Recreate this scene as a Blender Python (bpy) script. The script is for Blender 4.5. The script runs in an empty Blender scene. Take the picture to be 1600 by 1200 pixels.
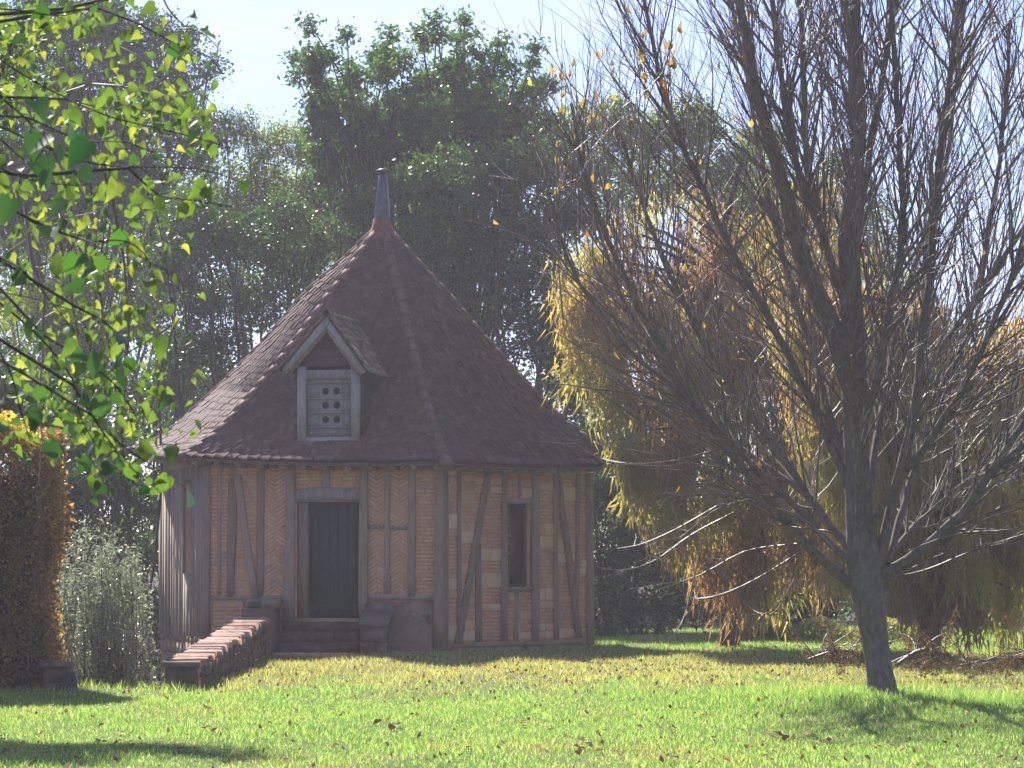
import bpy, math, random
import numpy as np
from mathutils import Vector, Matrix

random.seed(7)
RNG = np.random.default_rng(7)
R = math.radians
scene = bpy.context.scene
COL = scene.collection

# ------------------------------------------------------------------ camera
F_PX, HORIZON, CAM_Z = 4650.0, 880.0, 1.5      # focal length and horizon in pixels of a 1600 wide picture
cam_d = bpy.data.cameras.new('camera')
cam = bpy.data.objects.new('camera', cam_d)
COL.objects.link(cam)
cam.location = (0, 0, CAM_Z)
cam.rotation_euler = (R(90), 0, 0)
cam_d.sensor_width = 36
cam_d.lens = F_PX / 1600 * 36
cam_d.shift_y = (HORIZON - 600) / 1600
cam_d.clip_start = 0.5
cam_d.clip_end = 3000
cam_d.dof.use_dof = True
cam_d.dof.focus_distance = 42
cam_d.dof.aperture_fstop = 13
scene.camera = cam

# ------------------------------------------------------------------ light
SUN_EL, SUN_AZ = R(40.5), R(22)                  # azimuth measured from +Y towards -X
HAZE = 0.00075
SKY_STRENGTH, SUN_STRENGTH, EXPOSURE = 0.085, 5.0, 1.4
world = bpy.data.worlds.new('World')
scene.world = world
world.use_nodes = True
wn, wl = world.node_tree.nodes, world.node_tree.links
wn.clear()
w_out = wn.new('ShaderNodeOutputWorld')
w_bg = wn.new('ShaderNodeBackground')
w_bg.inputs['Strength'].default_value = SKY_STRENGTH
sky = wn.new('ShaderNodeTexSky')
sky.sky_type = 'NISHITA'
sky.sun_disc = False
sky.sun_elevation = SUN_EL
sky.sun_rotation = -SUN_AZ
sky.air_density = 1.0
sky.dust_density = 0.1
sky.ozone_density = 2.6
tc = wn.new('ShaderNodeTexCoord')
mp = wn.new('ShaderNodeMapping')
mp.inputs['Scale'].default_value = (1.2, 1.2, 9.0)
mp.inputs['Rotation'].default_value = (0, R(6), 0)
nz = wn.new('ShaderNodeTexNoise')
nz.inputs['Scale'].default_value = 4.2
nz.inputs['Detail'].default_value = 7
nz.inputs['Roughness'].default_value = 0.55
cr = wn.new('ShaderNodeValToRGB')
cr.color_ramp.elements[0].position = 0.42
cr.color_ramp.elements[1].position = 0.70
cr.color_ramp.elements[0].color = (0, 0, 0, 1)
cr.color_ramp.elements[1].color = (0.55, 0.55, 0.55, 1)
mx = wn.new('ShaderNodeMixRGB')
mx.inputs['Color2'].default_value = (6.0, 6.0, 6.8, 1)
wl.new(tc.outputs['Generated'], mp.inputs['Vector'])
wl.new(mp.outputs['Vector'], nz.inputs['Vector'])
wl.new(nz.outputs['Fac'], cr.inputs['Fac'])
wl.new(cr.outputs['Color'], mx.inputs['Fac'])
wl.new(sky.outputs['Color'], mx.inputs['Color1'])
tint = wn.new('ShaderNodeMixRGB'); tint.blend_type = 'MULTIPLY'
tint.inputs['Fac'].default_value = 1
tint.inputs['Color2'].default_value = (.745, .70, .88, 1)
wl.new(mx.outputs['Color'], tint.inputs['Color1'])
wl.new(tint.outputs['Color'], w_bg.inputs['Color'])
wl.new(w_bg.outputs['Background'], w_out.inputs['Surface'])

sun_d = bpy.data.lights.new('sun', 'SUN')
sun_d.energy = SUN_STRENGTH
sun_d.angle = R(0.53)
sun_d.color = (1.0, 0.95, 0.86)
sun = bpy.data.objects.new('sun', sun_d)
COL.objects.link(sun)
S_DIR = Vector((-math.sin(SUN_AZ) * math.cos(SUN_EL), math.cos(SUN_AZ) * math.cos(SUN_EL), math.sin(SUN_EL)))
sun.rotation_euler = S_DIR.to_track_quat('Z', 'Y').to_euler()
sun.location = (-30, 60, 40)

scene.view_settings.view_transform = 'Standard'
scene.view_settings.look = 'None'
scene.view_settings.exposure = EXPOSURE
scene.view_settings.gamma = 1.0
scene.view_settings.use_curve_mapping = False
scene.cycles.max_bounces = 8
scene.cycles.diffuse_bounces = 4
scene.cycles.transmission_bounces = 6
scene.cycles.transparent_max_bounces = 8
scene.cycles.sample_clamp_indirect = 6

# ------------------------------------------------------------------ helpers
def P(px, py, Y):
    """world point seen at a pixel of the photograph, at depth Y"""
    return Vector(((px - 800) / F_PX * Y, Y, CAM_Z + (HORIZON - py) / F_PX * Y))

def tag(o, label=None, cat=None, group=None, kind=None):
    if label: o['label'] = label
    if cat: o['category'] = cat
    if group: o['group'] = group
    if kind: o['kind'] = kind
    return o

def thing(name, label, cat, loc=(0, 0, 0), group=None):
    o = bpy.data.objects.new(name, None)
    o.empty_display_size = 0.2
    o.location = loc
    COL.objects.link(o)
    return tag(o, label, cat, group)

def np_mesh(name, V, F, mats, smooth=False, attr=None):
    """V (n,3); F list of index arrays (m,k), one per polygon size"""
    me = bpy.data.meshes.new(name)
    V = np.asarray(V, dtype=np.float32)
    F = [np.asarray(f, dtype=np.int32) for f in F if len(f)]
    me.vertices.add(len(V))
    me.vertices.foreach_set('co', V.ravel())
    loops = np.concatenate([f.ravel() for f in F])
    tot = np.concatenate([np.full(len(f), f.shape[1], np.int32) for f in F])
    start = np.concatenate([[0], np.cumsum(tot)[:-1]]).astype(np.int32)
    me.loops.add(len(loops))
    me.loops.foreach_set('vertex_index', loops)
    me.polygons.add(len(tot))
    me.polygons.foreach_set('loop_start', start)
    me.polygons.foreach_set('loop_total', tot)
    if smooth:
        me.polygons.foreach_set('use_smooth', np.ones(len(tot), dtype=bool))
    if attr is not None:
        a = me.attributes.new('tint', 'FLOAT', 'POINT')
        a.data.foreach_set('value', np.asarray(attr, dtype=np.float32))
    for m in (mats if isinstance(mats, (list, tuple)) else [mats]):
        me.materials.append(m)
    me.update(calc_edges=True)
    me.validate()
    return me

def link(name, me, parent=None):
    o = bpy.data.objects.new(name, me)
    COL.objects.link(o)
    if parent is not None:
        o.parent = parent
        l = parent
        off = Vector((0, 0, 0))
        while l is not None:
            off += l.location
            l = l.parent
        o.location = -off          # meshes are written in world space
    return o

def put(name, me, parent, M):
    """a shared mesh placed by a world matrix under an unrotated parent"""
    o = bpy.data.objects.new(name, me)
    COL.objects.link(o)
    off = Vector((0, 0, 0))
    l = parent
    while l is not None:
        off += l.location
        l = l.parent
    if parent is not None: o.parent = parent
    o.matrix_basis = Matrix.Translation(-off) @ M
    return o

class Geo:
    """collects boxes, prisms and tubes into one mesh, in world space"""
    def __init__(s): s.V = []; s.Q = []; s.T = []; s.n = 0; s.A = []
    def add(s, V, Q=(), T=(), a=None):
        V = np.asarray(V, dtype=float)
        s.V.append(V)
        if len(Q): s.Q.append(np.asarray(Q) + s.n)
        if len(T): s.T.append(np.asarray(T) + s.n)
        s.A.append(np.full(len(V), random.random() if a is None else a))
        s.n += len(V)
    def frame(s, o, ax, ay, az, lo, hi, jit=0.0, a=None):
        """box in the frame o + ax*u + ay*v + az*w"""
        pts = []
        for w in (lo[2], hi[2]):
            for u, v in ((lo[0], lo[1]), (hi[0], lo[1]), (hi[0], hi[1]), (lo[0], hi[1])):
                j = [random.uniform(-jit, jit) for _ in range(3)]
                p = o + ax * (u + j[0]) + ay * (v + j[1]) + az * (w + j[2])
                pts.append(tuple(p))
        s.add(pts, [(3, 2, 1, 0), (4, 5, 6, 7), (0, 1, 5, 4), (1, 2, 6, 5), (2, 3, 7, 6), (3, 0, 4, 7)], a=a)
    def box(s, lo, hi, jit=0.0, a=None):
        s.frame(Vector((0, 0, 0)), Vector((1, 0, 0)), Vector((0, 1, 0)), Vector((0, 0, 1)), lo, hi, jit, a)
    def tube(s, pts, rad, sides=5, cap=False, a=None, rough=0.0):
        pts = np.asarray(pts, dtype=float); rad = np.asarray(rad, dtype=float)
        n = len(pts)
        t = np.gradient(pts, axis=0)
        t /= np.linalg.norm(t, axis=1)[:, None] + 1e-9
        ref = np.array([0.31, 0.9, 0.17]) if abs(t[0][1]) < 0.8 else np.array([1.0, 0.1, 0.2])
        u = np.cross(t, ref); u /= np.linalg.norm(u, axis=1)[:, None] + 1e-9
        v = np.cross(t, u)
        an = np.linspace(0, 2 * math.pi, sides, endpoint=False)
        ring = u[:, None, :] * np.cos(an)[None, :, None] + v[:, None, :] * np.sin(an)[None, :, None]
        rr_ = np.repeat(rad[:, None], sides, 1)
        if rough:
            ph = random.uniform(0, 6)
            rr_ = rr_ * (1 + rough * (np.sin(an[None, :] * 3 + ph + np.arange(n)[:, None] * .25) * .6 + np.sin(an[None, :] * 5 - ph) * .4) + RNG.normal(size=rr_.shape) * rough * .35)
        V = (pts[:, None, :] + ring * rr_[:, :, None]).reshape(-1, 3)
        i = np.arange(n - 1)[:, None] * sides; j = np.arange(sides)[None, :]; k = (j + 1) % sides
        Q = np.stack([i + j, i + k, i + sides + k, i + sides + j], -1).reshape(-1, 4)
        s.add(V, Q, a=a)
    def mesh(s, name, mats, smooth=False):
        return np_mesh(name, np.concatenate(s.V), [np.concatenate(q) for q in (s.Q, s.T) if q], mats, smooth, np.concatenate(s.A))
    def build(s, name, mats, parent=None, smooth=False):
        return link(name, s.mesh(name, mats, smooth), parent)

# ------------------------------------------------------------------ materials
def new_mat(name):
    m = bpy.data.materials.new(name)
    m.use_nodes = True
    nt = m.node_tree
    nt.nodes.clear()
    out = nt.nodes.new('ShaderNodeOutputMaterial')
    return m, nt, nt.nodes, nt.links, out

def ramp(nt, fac, cols):
    r = nt.nodes.new('ShaderNodeValToRGB')
    el = r.color_ramp.elements
    while len(el) < len(cols): el.new(0.5)
    for i, c in enumerate(cols):
        p, c = (c if isinstance(c[1], (tuple, list)) else (i / max(1, len(cols) - 1), c))
        el[i].position = p
        el[i].color = (*c, 1)
    nt.links.new(fac, r.inputs['Fac'])
    return r.outputs['Color']

def noise(nt, scale, detail=4, rough=0.55, vec=None, stretch=None):
    n = nt.nodes.new('ShaderNodeTexNoise')
    n.inputs['Scale'].default_value = scale
    n.inputs['Detail'].default_value = detail
    n.inputs['Roughness'].default_value = rough
    if vec is None:
        vec = nt.nodes.new('ShaderNodeNewGeometry').outputs['Position']
    if stretch:
        mp = nt.nodes.new('ShaderNodeMapping')
        mp.inputs['Scale'].default_value = stretch
        nt.links.new(vec, mp.inputs['Vector'])
        vec = mp.outputs['Vector']
    nt.links.new(vec, n.inputs['Vector'])
    return n.outputs['Fac']

def mathn(nt, op, a, b=None, clamp=False):
    m = nt.nodes.new('ShaderNodeMath'); m.operation = op; m.use_clamp = clamp
    for i, x in enumerate((a, b)):
        if x is None: continue
        if isinstance(x, (int, float)): m.inputs[i].default_value = x
        else: nt.links.new(x, m.inputs[i])
    return m.outputs[0]

def mixc(nt, fac, a, b, mode='MIX'):
    m = nt.nodes.new('ShaderNodeMixRGB'); m.blend_type = mode
    for k, x in (('Fac', fac), ('Color1', a), ('Color2', b)):
        if isinstance(x, (int, float)): m.inputs[k].default_value = x
        elif isinstance(x, tuple): m.inputs[k].default_value = (*x, 1)
        else: nt.links.new(x, m.inputs[k])
    return m.outputs[0]

def leaf_mat(name, cols, trans=0.55, spec=0.25, rough=0.5, tcol=None, pos_scale=0.6, pos_mix=0.35, source='island'):
    """thin leaf: reflects and lets light through; colour varies by leaf and by place in the crown"""
    m, nt, N, L, out = new_mat(name)
    if source == 'island':
        rnd = N.new('ShaderNodeNewGeometry').outputs['Random Per Island']
    else:
        rnd = N.new('ShaderNodeObjectInfo').outputs['Random']
    pn = noise(nt, pos_scale, 3)
    pn = mathn(nt, 'MULTIPLY_ADD', pn, 2.2); pn.node.inputs[2].default_value = -0.6
    fac = mathn(nt, 'ADD', mathn(nt, 'MULTIPLY', rnd, 1 - pos_mix), mathn(nt, 'MULTIPLY', pn, pos_mix), clamp=True)
    c = ramp(nt, fac, cols)
    b = N.new('ShaderNodeBsdfPrincipled')
    L.new(c, b.inputs['Base Color'])
    b.inputs['Roughness'].default_value = rough
    b.inputs['Specular IOR Level'].default_value = spec
    t = N.new('ShaderNodeBsdfTranslucent')
    tc_ = mixc(nt, 1.0, c, tcol or (1.6, 1.7, 0.6), 'MULTIPLY')
    L.new(tc_, t.inputs['Color'])
    mxs = N.new('ShaderNodeMixShader')
    mxs.inputs[0].default_value = trans
    L.new(b.outputs[0], mxs.inputs[1]); L.new(t.outputs[0], mxs.inputs[2])
    L.new(mxs.outputs[0], out.inputs['Surface'])
    return m

def solid_mat(name, cols, scale=6, detail=5, rough=0.85, spec=0.2, stretch=None, rnd=None, rnd_amt=0.5, bump=0.3, bump_scale=None,
              metallic=0.0, spots=None, objvec=False):
    """opaque weathered surface: noise through a ramp, optional tint per piece ('object' or 'attr'), optional lichen spots"""
    m, nt, N, L, out = new_mat(name)
    vec = N.new('ShaderNodeTexCoord').outputs['Object'] if objvec else None
    n = noise(nt, scale, detail, 0.6, vec, stretch)
    n = mathn(nt, 'MULTIPLY_ADD', n, 1.8); n.node.inputs[2].default_value = -0.4
    if rnd:
        if rnd == 'object': r = N.new('ShaderNodeObjectInfo').outputs['Random']
        else:
            at = N.new('ShaderNodeAttribute'); at.attribute_name = 'tint'; r = at.outputs['Fac']
        n = mathn(nt, 'ADD', mathn(nt, 'MULTIPLY', n, 1 - rnd_amt), mathn(nt, 'MULTIPLY', r, rnd_amt), clamp=True)
    c = ramp(nt, n, cols)
    if spots:
        sc, pos, col = spots
        s = noise(nt, sc, 5, 0.65)
        f = ramp(nt, s, [(pos, (0, 0, 0)), (min(1, pos + 0.07), (1, 1, 1))])
        c = mixc(nt, f, c, col)
    b = N.new('ShaderNodeBsdfPrincipled')
    L.new(c, b.inputs['Base Color'])
    b.inputs['Roughness'].default_value = rough
    b.inputs['Specular IOR Level'].default_value = spec
    b.inputs['Metallic'].default_value = metallic
    if bump:
        bn = noise(nt, bump_scale or scale * 3, 6, 0.65, vec, stretch)
        bp = N.new('ShaderNodeBump')
        bp.inputs['Strength'].default_value = bump
        bp.inputs['Distance'].default_value = 0.02
        L.new(bn, bp.inputs['Height']); L.new(bp.outputs[0], b.inputs['Normal'])
    L.new(b.outputs[0], out.inputs['Surface'])
    return m

M = {}
M['timber'] = solid_mat('weathered_timber', [(.13, .094, .070), (.25, .195, .150), (.37, .305, .245)], 5, stretch=(9, 9, 0.7), rnd='attr', rnd_amt=.4, bump=.5)
M['timber_pale'] = solid_mat('pale_timber', [(.13, .12, .11), (.27, .255, .24), (.38, .36, .34)], 5, stretch=(8, 8, 1.2), rnd='attr', rnd_amt=.3, bump=.4)
M['board'] = solid_mat('pale_board', [(.11, .105, .105), (.22, .21, .21), (.31, .30, .30)], 6, stretch=(1.5, 1.5, 9), rnd='attr', rnd_amt=.4, bump=.4)
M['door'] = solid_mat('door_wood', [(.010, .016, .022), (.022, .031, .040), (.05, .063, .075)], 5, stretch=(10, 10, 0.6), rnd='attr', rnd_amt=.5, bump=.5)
M['dark_wood'] = solid_mat('dark_wood', [(.03, .026, .024), (.08, .07, .065), (.13, .12, .11)], 6, stretch=(2, 2, 9), rnd='attr', bump=.4)
brick_cols = [(.45, .235, .13), (.51, .285, .16), (.55, .335, .195), (.58, .42, .28)]
M['brick'] = solid_mat('brick', brick_cols, 14, rnd='object', rnd_amt=.45, bump=.35, spots=(2.2, .58, (.34, .25, .19)))
M['brick_joined'] = solid_mat('brick_joined', brick_cols, 14, rnd='attr', rnd_amt=.45, bump=.35, spots=(2.2, .58, (.34, .25, .19)))
M['block'] = solid_mat('stone_block', [(.48, .28, .155), (.54, .34, .20), (.57, .40, .25), (.62, .48, .33)], 9, rnd='object', rnd_amt=.7, bump=.6, spots=(3.1, .62, (.28, .23, .18)))
M['mortar'] = solid_mat('mortar', [(.38, .215, .12), (.48, .295, .175), (.54, .37, .24)], 3, bump=.7, bump_scale=30)
M['plinth'] = solid_mat('plinth_render', [(.15, .105, .072), (.26, .19, .135), (.34, .255, .18)], 2.5, bump=.8, bump_scale=18, spots=(2.0, .56, (.07, .075, .045)))
tile_cols = [(.062, .038, .040), (.098, .058, .058), (.13, .078, .074), (.22, .15, .13)]
tile_spots = (5.5, .66, (.26, .24, .20))
M['tile'] = solid_mat('roof_tile', tile_cols, 10, rnd='object', rnd_amt=.4, bump=.5, spots=tile_spots)
M['tile_joined'] = solid_mat('roof_tile_joined', tile_cols, 10, rnd='attr', rnd_amt=.4, bump=.5, spots=tile_spots)
M['tile_moss'] = solid_mat('mossy_tile', [(.08, .055, .045), (.14, .10, .075), (.21, .175, .12), (.29, .26, .19)], 14, rnd='attr', rnd_amt=.6, bump=.6)
M['hip'] = solid_mat('hip_tile', [(.095, .052, .044), (.15, .09, .075), (.22, .15, .125)], 8, rnd='object', rnd_amt=.3, bump=.5)
M['terracotta'] = solid_mat('terracotta', [(.11, .055, .042), (.17, .085, .065), (.22, .13, .10)], 10, bump=.4)
M['lead'] = solid_mat('lead', [(.035, .037, .045), (.07, .073, .085), (.12, .125, .14)], 7, rough=.5, spec=.5, metallic=.3, bump=.2)
M['stone'] = solid_mat('grey_stone', [(.06, .046, .038), (.13, .10, .078), (.22, .18, .14)], 6, rnd='attr', rnd_amt=.4, bump=.9, bump_scale=22, spots=(3.3, .57, (.055, .065, .03)))
M['coping'] = solid_mat('red_coping', [(.13, .085, .065), (.27, .14, .10), (.34, .22, .17), (.42, .34, .28)], 9, rnd='object', rnd_amt=.5, bump=.8, bump_scale=26, spots=(4.5, .58, (.30, .26, .22)))
M['coping_pale'] = solid_mat('pale_coping', [(.35, .22, .16), (.48, .36, .29), (.55, .46, .4)], 9, bump=.8, bump_scale=26)
M['glass'] = solid_mat('dusty_glass', [(.02, .022, .025), (.05, .052, .055)], 4, rough=.25, spec=.5, bump=0)
M['step'] = solid_mat('dark_brick_step', [(.05, .03, .026), (.10, .06, .048), (.16, .10, .08)], 8, rnd='attr', rnd_amt=.4, bump=.7, bump_scale=24)
M['iron'] = solid_mat('iron', [(.05, .04, .035), (.16, .13, .12)], 9, rough=.7, bump=.3)
M['black'] = solid_mat('dark_interior', [(.015, .014, .013), (.03, .028, .026)], 2, bump=0)
M['bark_dark'] = solid_mat('dark_bark', [(.022, .019, .018), (.05, .043, .04), (.085, .078, .07)], 9, stretch=(3, 3, .6), bump=.8)
M['bark_grey'] = solid_mat('grey_bark', [(.07, .058, .050), (.14, .122, .105), (.22, .20, .17)], 7, stretch=(2.6, 2.6, 1.3), bump=.9, bump_scale=26, spots=(8, .60, (.14, .15, .11)), spec=.2)
M['twig'] = solid_mat('twig_bark', [(.07, .045, .036), (.14, .098, .08), (.20, .15, .13)], 9, bump=0, rnd='attr', rough=.5, spec=.5)
M['twig_red'] = solid_mat('reddish_twig', [(.07, .03, .025), (.14, .07, .055), (.2, .12, .09)], 9, bump=0, rnd='attr', rough=.5, spec=.4)

M['leaf_oak'] = leaf_mat('evergreen_leaf', [(.012, .036, .014), (.032, .075, .022), (.065, .12, .03), (.14, .16, .045)], .5, .6, .34, (1.4, 1.8, .55))
M['leaf_dark'] = leaf_mat('dark_leaf', [(.009, .027, .012), (.024, .056, .02), (.055, .095, .026), (.11, .13, .035)], .42, .65, .34, (1.4, 1.7, .5))
M['leaf_mid'] = leaf_mat('mid_leaf', [(.028, .06, .016), (.06, .11, .026), (.12, .17, .038), (.22, .22, .055)], .58, .4, .42, (1.6, 1.7, .6))
M['leaf_light'] = leaf_mat('light_leaf', [(.045, .085, .02), (.10, .16, .032), (.19, .23, .045), (.32, .30, .08)], .6, .4, .42, (1.6, 1.6, .55))
M['leaf_olive'] = leaf_mat('olive_leaf', [(.17, .19, .14), (.30, .33, .26), (.48, .50, .43)], .4, .9, .25, (1.2, 1.3, .8), 2.0)
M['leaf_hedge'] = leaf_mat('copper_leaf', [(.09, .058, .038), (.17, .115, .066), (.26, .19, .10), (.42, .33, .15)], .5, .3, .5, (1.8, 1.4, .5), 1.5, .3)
M['leaf_hedge_top'] = leaf_mat('sunlit_copper_leaf', [(.28, .22, .07), (.44, .36, .11), (.55, .48, .18)], .6, .3, .5, (1.6, 1.4, .5), 1.5, .3)  # sunlight on the copper hedge's top, put into the leaf colour as gold
M['cyp'] = leaf_mat('cypress_needle', [(.18, .20, .085), (.28, .28, .115), (.36, .32, .15), (.33, .25, .135), (.25, .165, .10)], .62, .2, .6, (1.5, 1.35, .6), .45, .75)
M['cyp_rust'] = leaf_mat('rusty_needle', [(.31, .30, .13), (.29, .235, .125), (.22, .145, .10), (.18, .11, .08)], .6, .2, .6, (1.5, 1.2, .65), .5, .6)
M['dead'] = leaf_mat('dead_needle', [(.07, .045, .022), (.14, .09, .045), (.20, .145, .075)], .4, .2, .6, (1.4, 1.2, .7), 1.5, .3)
M['bush'] = leaf_mat('pale_bush_leaf', [(.12, .15, .04), (.24, .26, .08), (.42, .40, .16)], .5, .4, .4, (1.5, 1.5, .7), 2, .3)
lin = [(.035, .06, .028), (.055, .095, .035), (.09, .13, .045), (.24, .23, .07)]
M['lin_obj'] = leaf_mat('heart_leaf', lin, .6, .2, .55, (1.7, 1.8, .5), 22, .45, 'object')
M['lin_isl'] = leaf_mat('heart_leaf_joined', lin, .6, .35, .4, (1.7, 1.8, .5), 1.4, .25)
M['lin_dark'] = leaf_mat('green_heart_leaf', [(.02, .055, .022), (.045, .10, .03), (.08, .14, .035)], .35, .4, .4, (1.3, 1.8, .6), 1.4, .25, 'object')
M['aut'] = leaf_mat('autumn_leaf', [(.40, .12, .03), (.42, .25, .05), (.38, .34, .06), (.30, .36, .06)], .5, .3, .45, (1.5, 1.3, .6), .35, .7, 'object')
M['aut_isl'] = leaf_mat('autumn_leaf_joined', [(.40, .12, .03), (.42, .25, .05), (.38, .34, .06), (.30, .36, .06)], .5, .3, .45, (1.5, 1.3, .6), .35, .7)
M['fallen'] = leaf_mat('fallen_leaf', [(.08, .04, .02), (.17, .09, .045), (.25, .16, .09), (.36, .28, .18)], .15, .1, .7, (1.2, 1.1, .8), 2, .2, 'object')
M['fallen_isl'] = leaf_mat('fallen_leaf_joined', [(.08, .04, .02), (.17, .09, .045), (.25, .16, .09), (.36, .28, .17)], .2, .1, .7, (1.2, 1.1, .8), 2, .2)

def grass_mat():
    m, nt, N, L, out = new_mat('grass_blade')
    rnd = N.new('ShaderNodeNewGeometry').outputs['Random Per Island']
    pn = noise(nt, .33, 5, .6)
    green = ramp(nt, rnd, [(.07, .14, .045), (.13, .215, .065), (.22, .29, .11), (.44, .45, .28)])
    dry = ramp(nt, rnd, [(.24, .12, .07), (.34, .21, .13), (.33, .30, .15), (.48, .42, .30)])
    # drier, needle-strewn strip across the middle of the lawn
    sep = N.new('ShaderNodeSeparateXYZ')
    L.new(N.new('ShaderNodeNewGeometry').outputs['Position'], sep.inputs[0])
    band = mathn(nt, 'SUBTRACT', sep.outputs['Y'], 40.5)
    band = mathn(nt, 'MULTIPLY', mathn(nt, 'ABSOLUTE', band), 1 / 8)
    band = mathn(nt, 'SUBTRACT', 1, band, clamp=True)
    near = mathn(nt, 'SUBTRACT', 1, mathn(nt, 'MULTIPLY', mathn(nt, 'ABSOLUTE', mathn(nt, 'SUBTRACT', sep.outputs['Y'], 22.5)), 1 / 4.5), clamp=True)
    band = mathn(nt, 'ADD', band, mathn(nt, 'MULTIPLY', near, .15))
    pn2 = noise(nt, 1.1, 4, .6, None, (1, .35, 1))
    f = mathn(nt, 'ADD', mathn(nt, 'MULTIPLY', band, .29), mathn(nt, 'ADD', mathn(nt, 'MULTIPLY', pn, .5), mathn(nt, 'MULTIPLY', pn2, .5)))
    f = ramp(nt, f, [(.54, (0, 0, 0)), (.68, (1, 1, 1))])
    c = mixc(nt, mathn(nt, 'MULTIPLY', f, .78), green, dry)
    b = N.new('ShaderNodeBsdfPrincipled')
    L.new(c, b.inputs['Base Color']); b.inputs['Roughness'].default_value = .5
    b.inputs['Specular IOR Level'].default_value = .35
    t = N.new('ShaderNodeBsdfTranslucent')
    L.new(mixc(nt, 1.0, c, (1.5, 1.75, .7), 'MULTIPLY'), t.inputs['Color'])
    s = N.new('ShaderNodeMixShader'); s.inputs[0].default_value = .55
    L.new(b.outputs[0], s.inputs[1]); L.new(t.outputs[0], s.inputs[2])
    L.new(s.outputs[0], out.inputs['Surface'])
    return m
M['grass'] = grass_mat()

def ground_mat(name, kind):
    m, nt, N, L, out = new_mat(name)
    a = noise(nt, .4, 5, .6); bn = noise(nt, 6, 6, .7)
    f = mathn(nt, 'ADD', mathn(nt, 'MULTIPLY', a, .5), mathn(nt, 'MULTIPLY', bn, .5))
    if kind == 'lawn':
        c = ramp(nt, f, [(.3, (.05, .075, .018)), (.5, (.10, .13, .035)), (.62, (.17, .14, .06)), (.75, (.20, .12, .06))])
    else:
        c = ramp(nt, f, [(.3, (.022, .018, .012)), (.5, (.055, .042, .024)), (.7, (.10, .075, .04))])
    b = N.new('ShaderNodeBsdfPrincipled')
    L.new(c, b.inputs['Base Color']); b.inputs['Roughness'].default_value = .95
    b.inputs['Specular IOR Level'].default_value = .1
    bp = N.new('ShaderNodeBump'); bp.inputs['Strength'].default_value = .7; bp.inputs['Distance'].default_value = .04
    L.new(noise(nt, 14, 6, .7), bp.inputs['Height']); L.new(bp.outputs[0], b.inputs['Normal'])
    L.new(b.outputs[0], out.inputs['Surface'])
    return m
M['lawn'] = ground_mat('lawn_soil', 'lawn')
M['forest'] = ground_mat('forest_floor', 'forest')

# ------------------------------------------------------------------ ground
def ss(a, b, x):
    t = np.clip((x - a) / (b - a), 0, 1)
    return t * t * (3 - 2 * t)

def gz(x, y):
    x = np.asarray(x, float); y = np.asarray(y, float)
    z = .10 * ss(33, 46, y) + .05 * ss(48, 60, y)
    z = z + .025 * np.sin(x * .9 + y * .35) + .02 * np.sin(x * 1.9 - y * .8 + 1.3) * ss(18, 26, y)
    z = z + .0 * x
    ditch = ss(34.7, 36.6, y) * ss(-3.98, -4.35, x) * (1 - ss(60, 72, y))
    z = z - 1.35 * ditch
    z = z - .45 * ss(61, 66, y) * ss(-2, 3, x)              # the ground falls away again under the far trees
    return z

xs = np.unique(np.concatenate([np.linspace(-12, 16, 141), -12 - np.geomspace(.5, 500, 24), 16 + np.geomspace(.5, 500, 24)]))
ys = np.unique(np.concatenate([np.linspace(14, 72, 220), 14 - np.geomspace(.5, 120, 14), 72 + np.geomspace(.5, 1200, 26)]))
XX, YY = np.meshgrid(xs, ys)
ZZ = gz(XX, YY)
nx_, ny_ = len(xs), len(ys)
i = np.arange(ny_ - 1)[:, None] * nx_ + np.arange(nx_ - 1)[None, :]
quads = np.stack([i, i + 1, i + nx_ + 1, i + nx_], -1).reshape(-1, 4)
me = np_mesh('ground', np.stack([XX, YY, ZZ], -1).reshape(-1, 3), [quads], [M['lawn'], M['forest']], True)
cx = XX.reshape(-1)[quads].mean(1); cy = YY.reshape(-1)[quads].mean(1)
mi = ((cy > 60.5) | ((cy > 54.5) & (cx < 5)) | (cx > 22) | (cx < -12) | ((cy > 35.2) & (cx < -3.9))).astype(np.int32)
me.polygons.foreach_set('material_index', mi)
ground = link('ground', me)
tag(ground, kind='structure')

# ------------------------------------------------------------------ sunlit haze
hz_m, nt, N, L, out = new_mat('haze_air')
pv = N.new('ShaderNodeVolumePrincipled')
pv.inputs['Color'].default_value = (.93, .90, 1.0, 1)
pv.inputs['Density'].default_value = HAZE
pv.inputs['Anisotropy'].default_value = .25
L.new(pv.outputs[0], out.inputs['Volume'])
g = Geo(); g.box((-26, -3, -2.8), (28, 100, 21))
haze = g.build('haze', hz_m); tag(haze, kind='stuff')

# ------------------------------------------------------------------ dovecote: plan
BC = Vector((-2.33, 50.0, 0))
WR = 3.72
PHI = [18 + 60 * k for k in range(6)]                     # 18: the corner nearest the camera, 78: right ...
def ring(phi, r, z=0.0):
    p = R(phi)
    return Vector((BC.x + r * math.sin(p), BC.y - r * math.cos(p), z))
WALL_TOP = 3.14
class Facet:
    """wall plane between the corners at phi0 (left) and phi1 (right), seen from outside"""
    def __init__(s, phi0, phi1):
        s.a, s.b = ring(phi0, WR), ring(phi1, WR)
        s.u = (s.b - s.a).normalized(); s.L = (s.b - s.a).length
        s.n = Vector((s.u.y, -s.u.x, 0))
        s.z = Vector((0, 0, 1))
    def uz(s, px, py, off=0.0):
        """where the sight line through a pixel meets the plane: (distance along the wall, height)"""
        d = Vector(((px - 800) / F_PX, 1, (HORIZON - py) / F_PX)); o = Vector((0, 0, CAM_Z))
        a = s.a + s.n * off
        t = (a - o).dot(s.n) / d.dot(s.n)
        p = o + d * t
        return (p - s.a).dot(s.u), p.z
    def frame(s): return s.a, s.u, s.n, s.z
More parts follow.
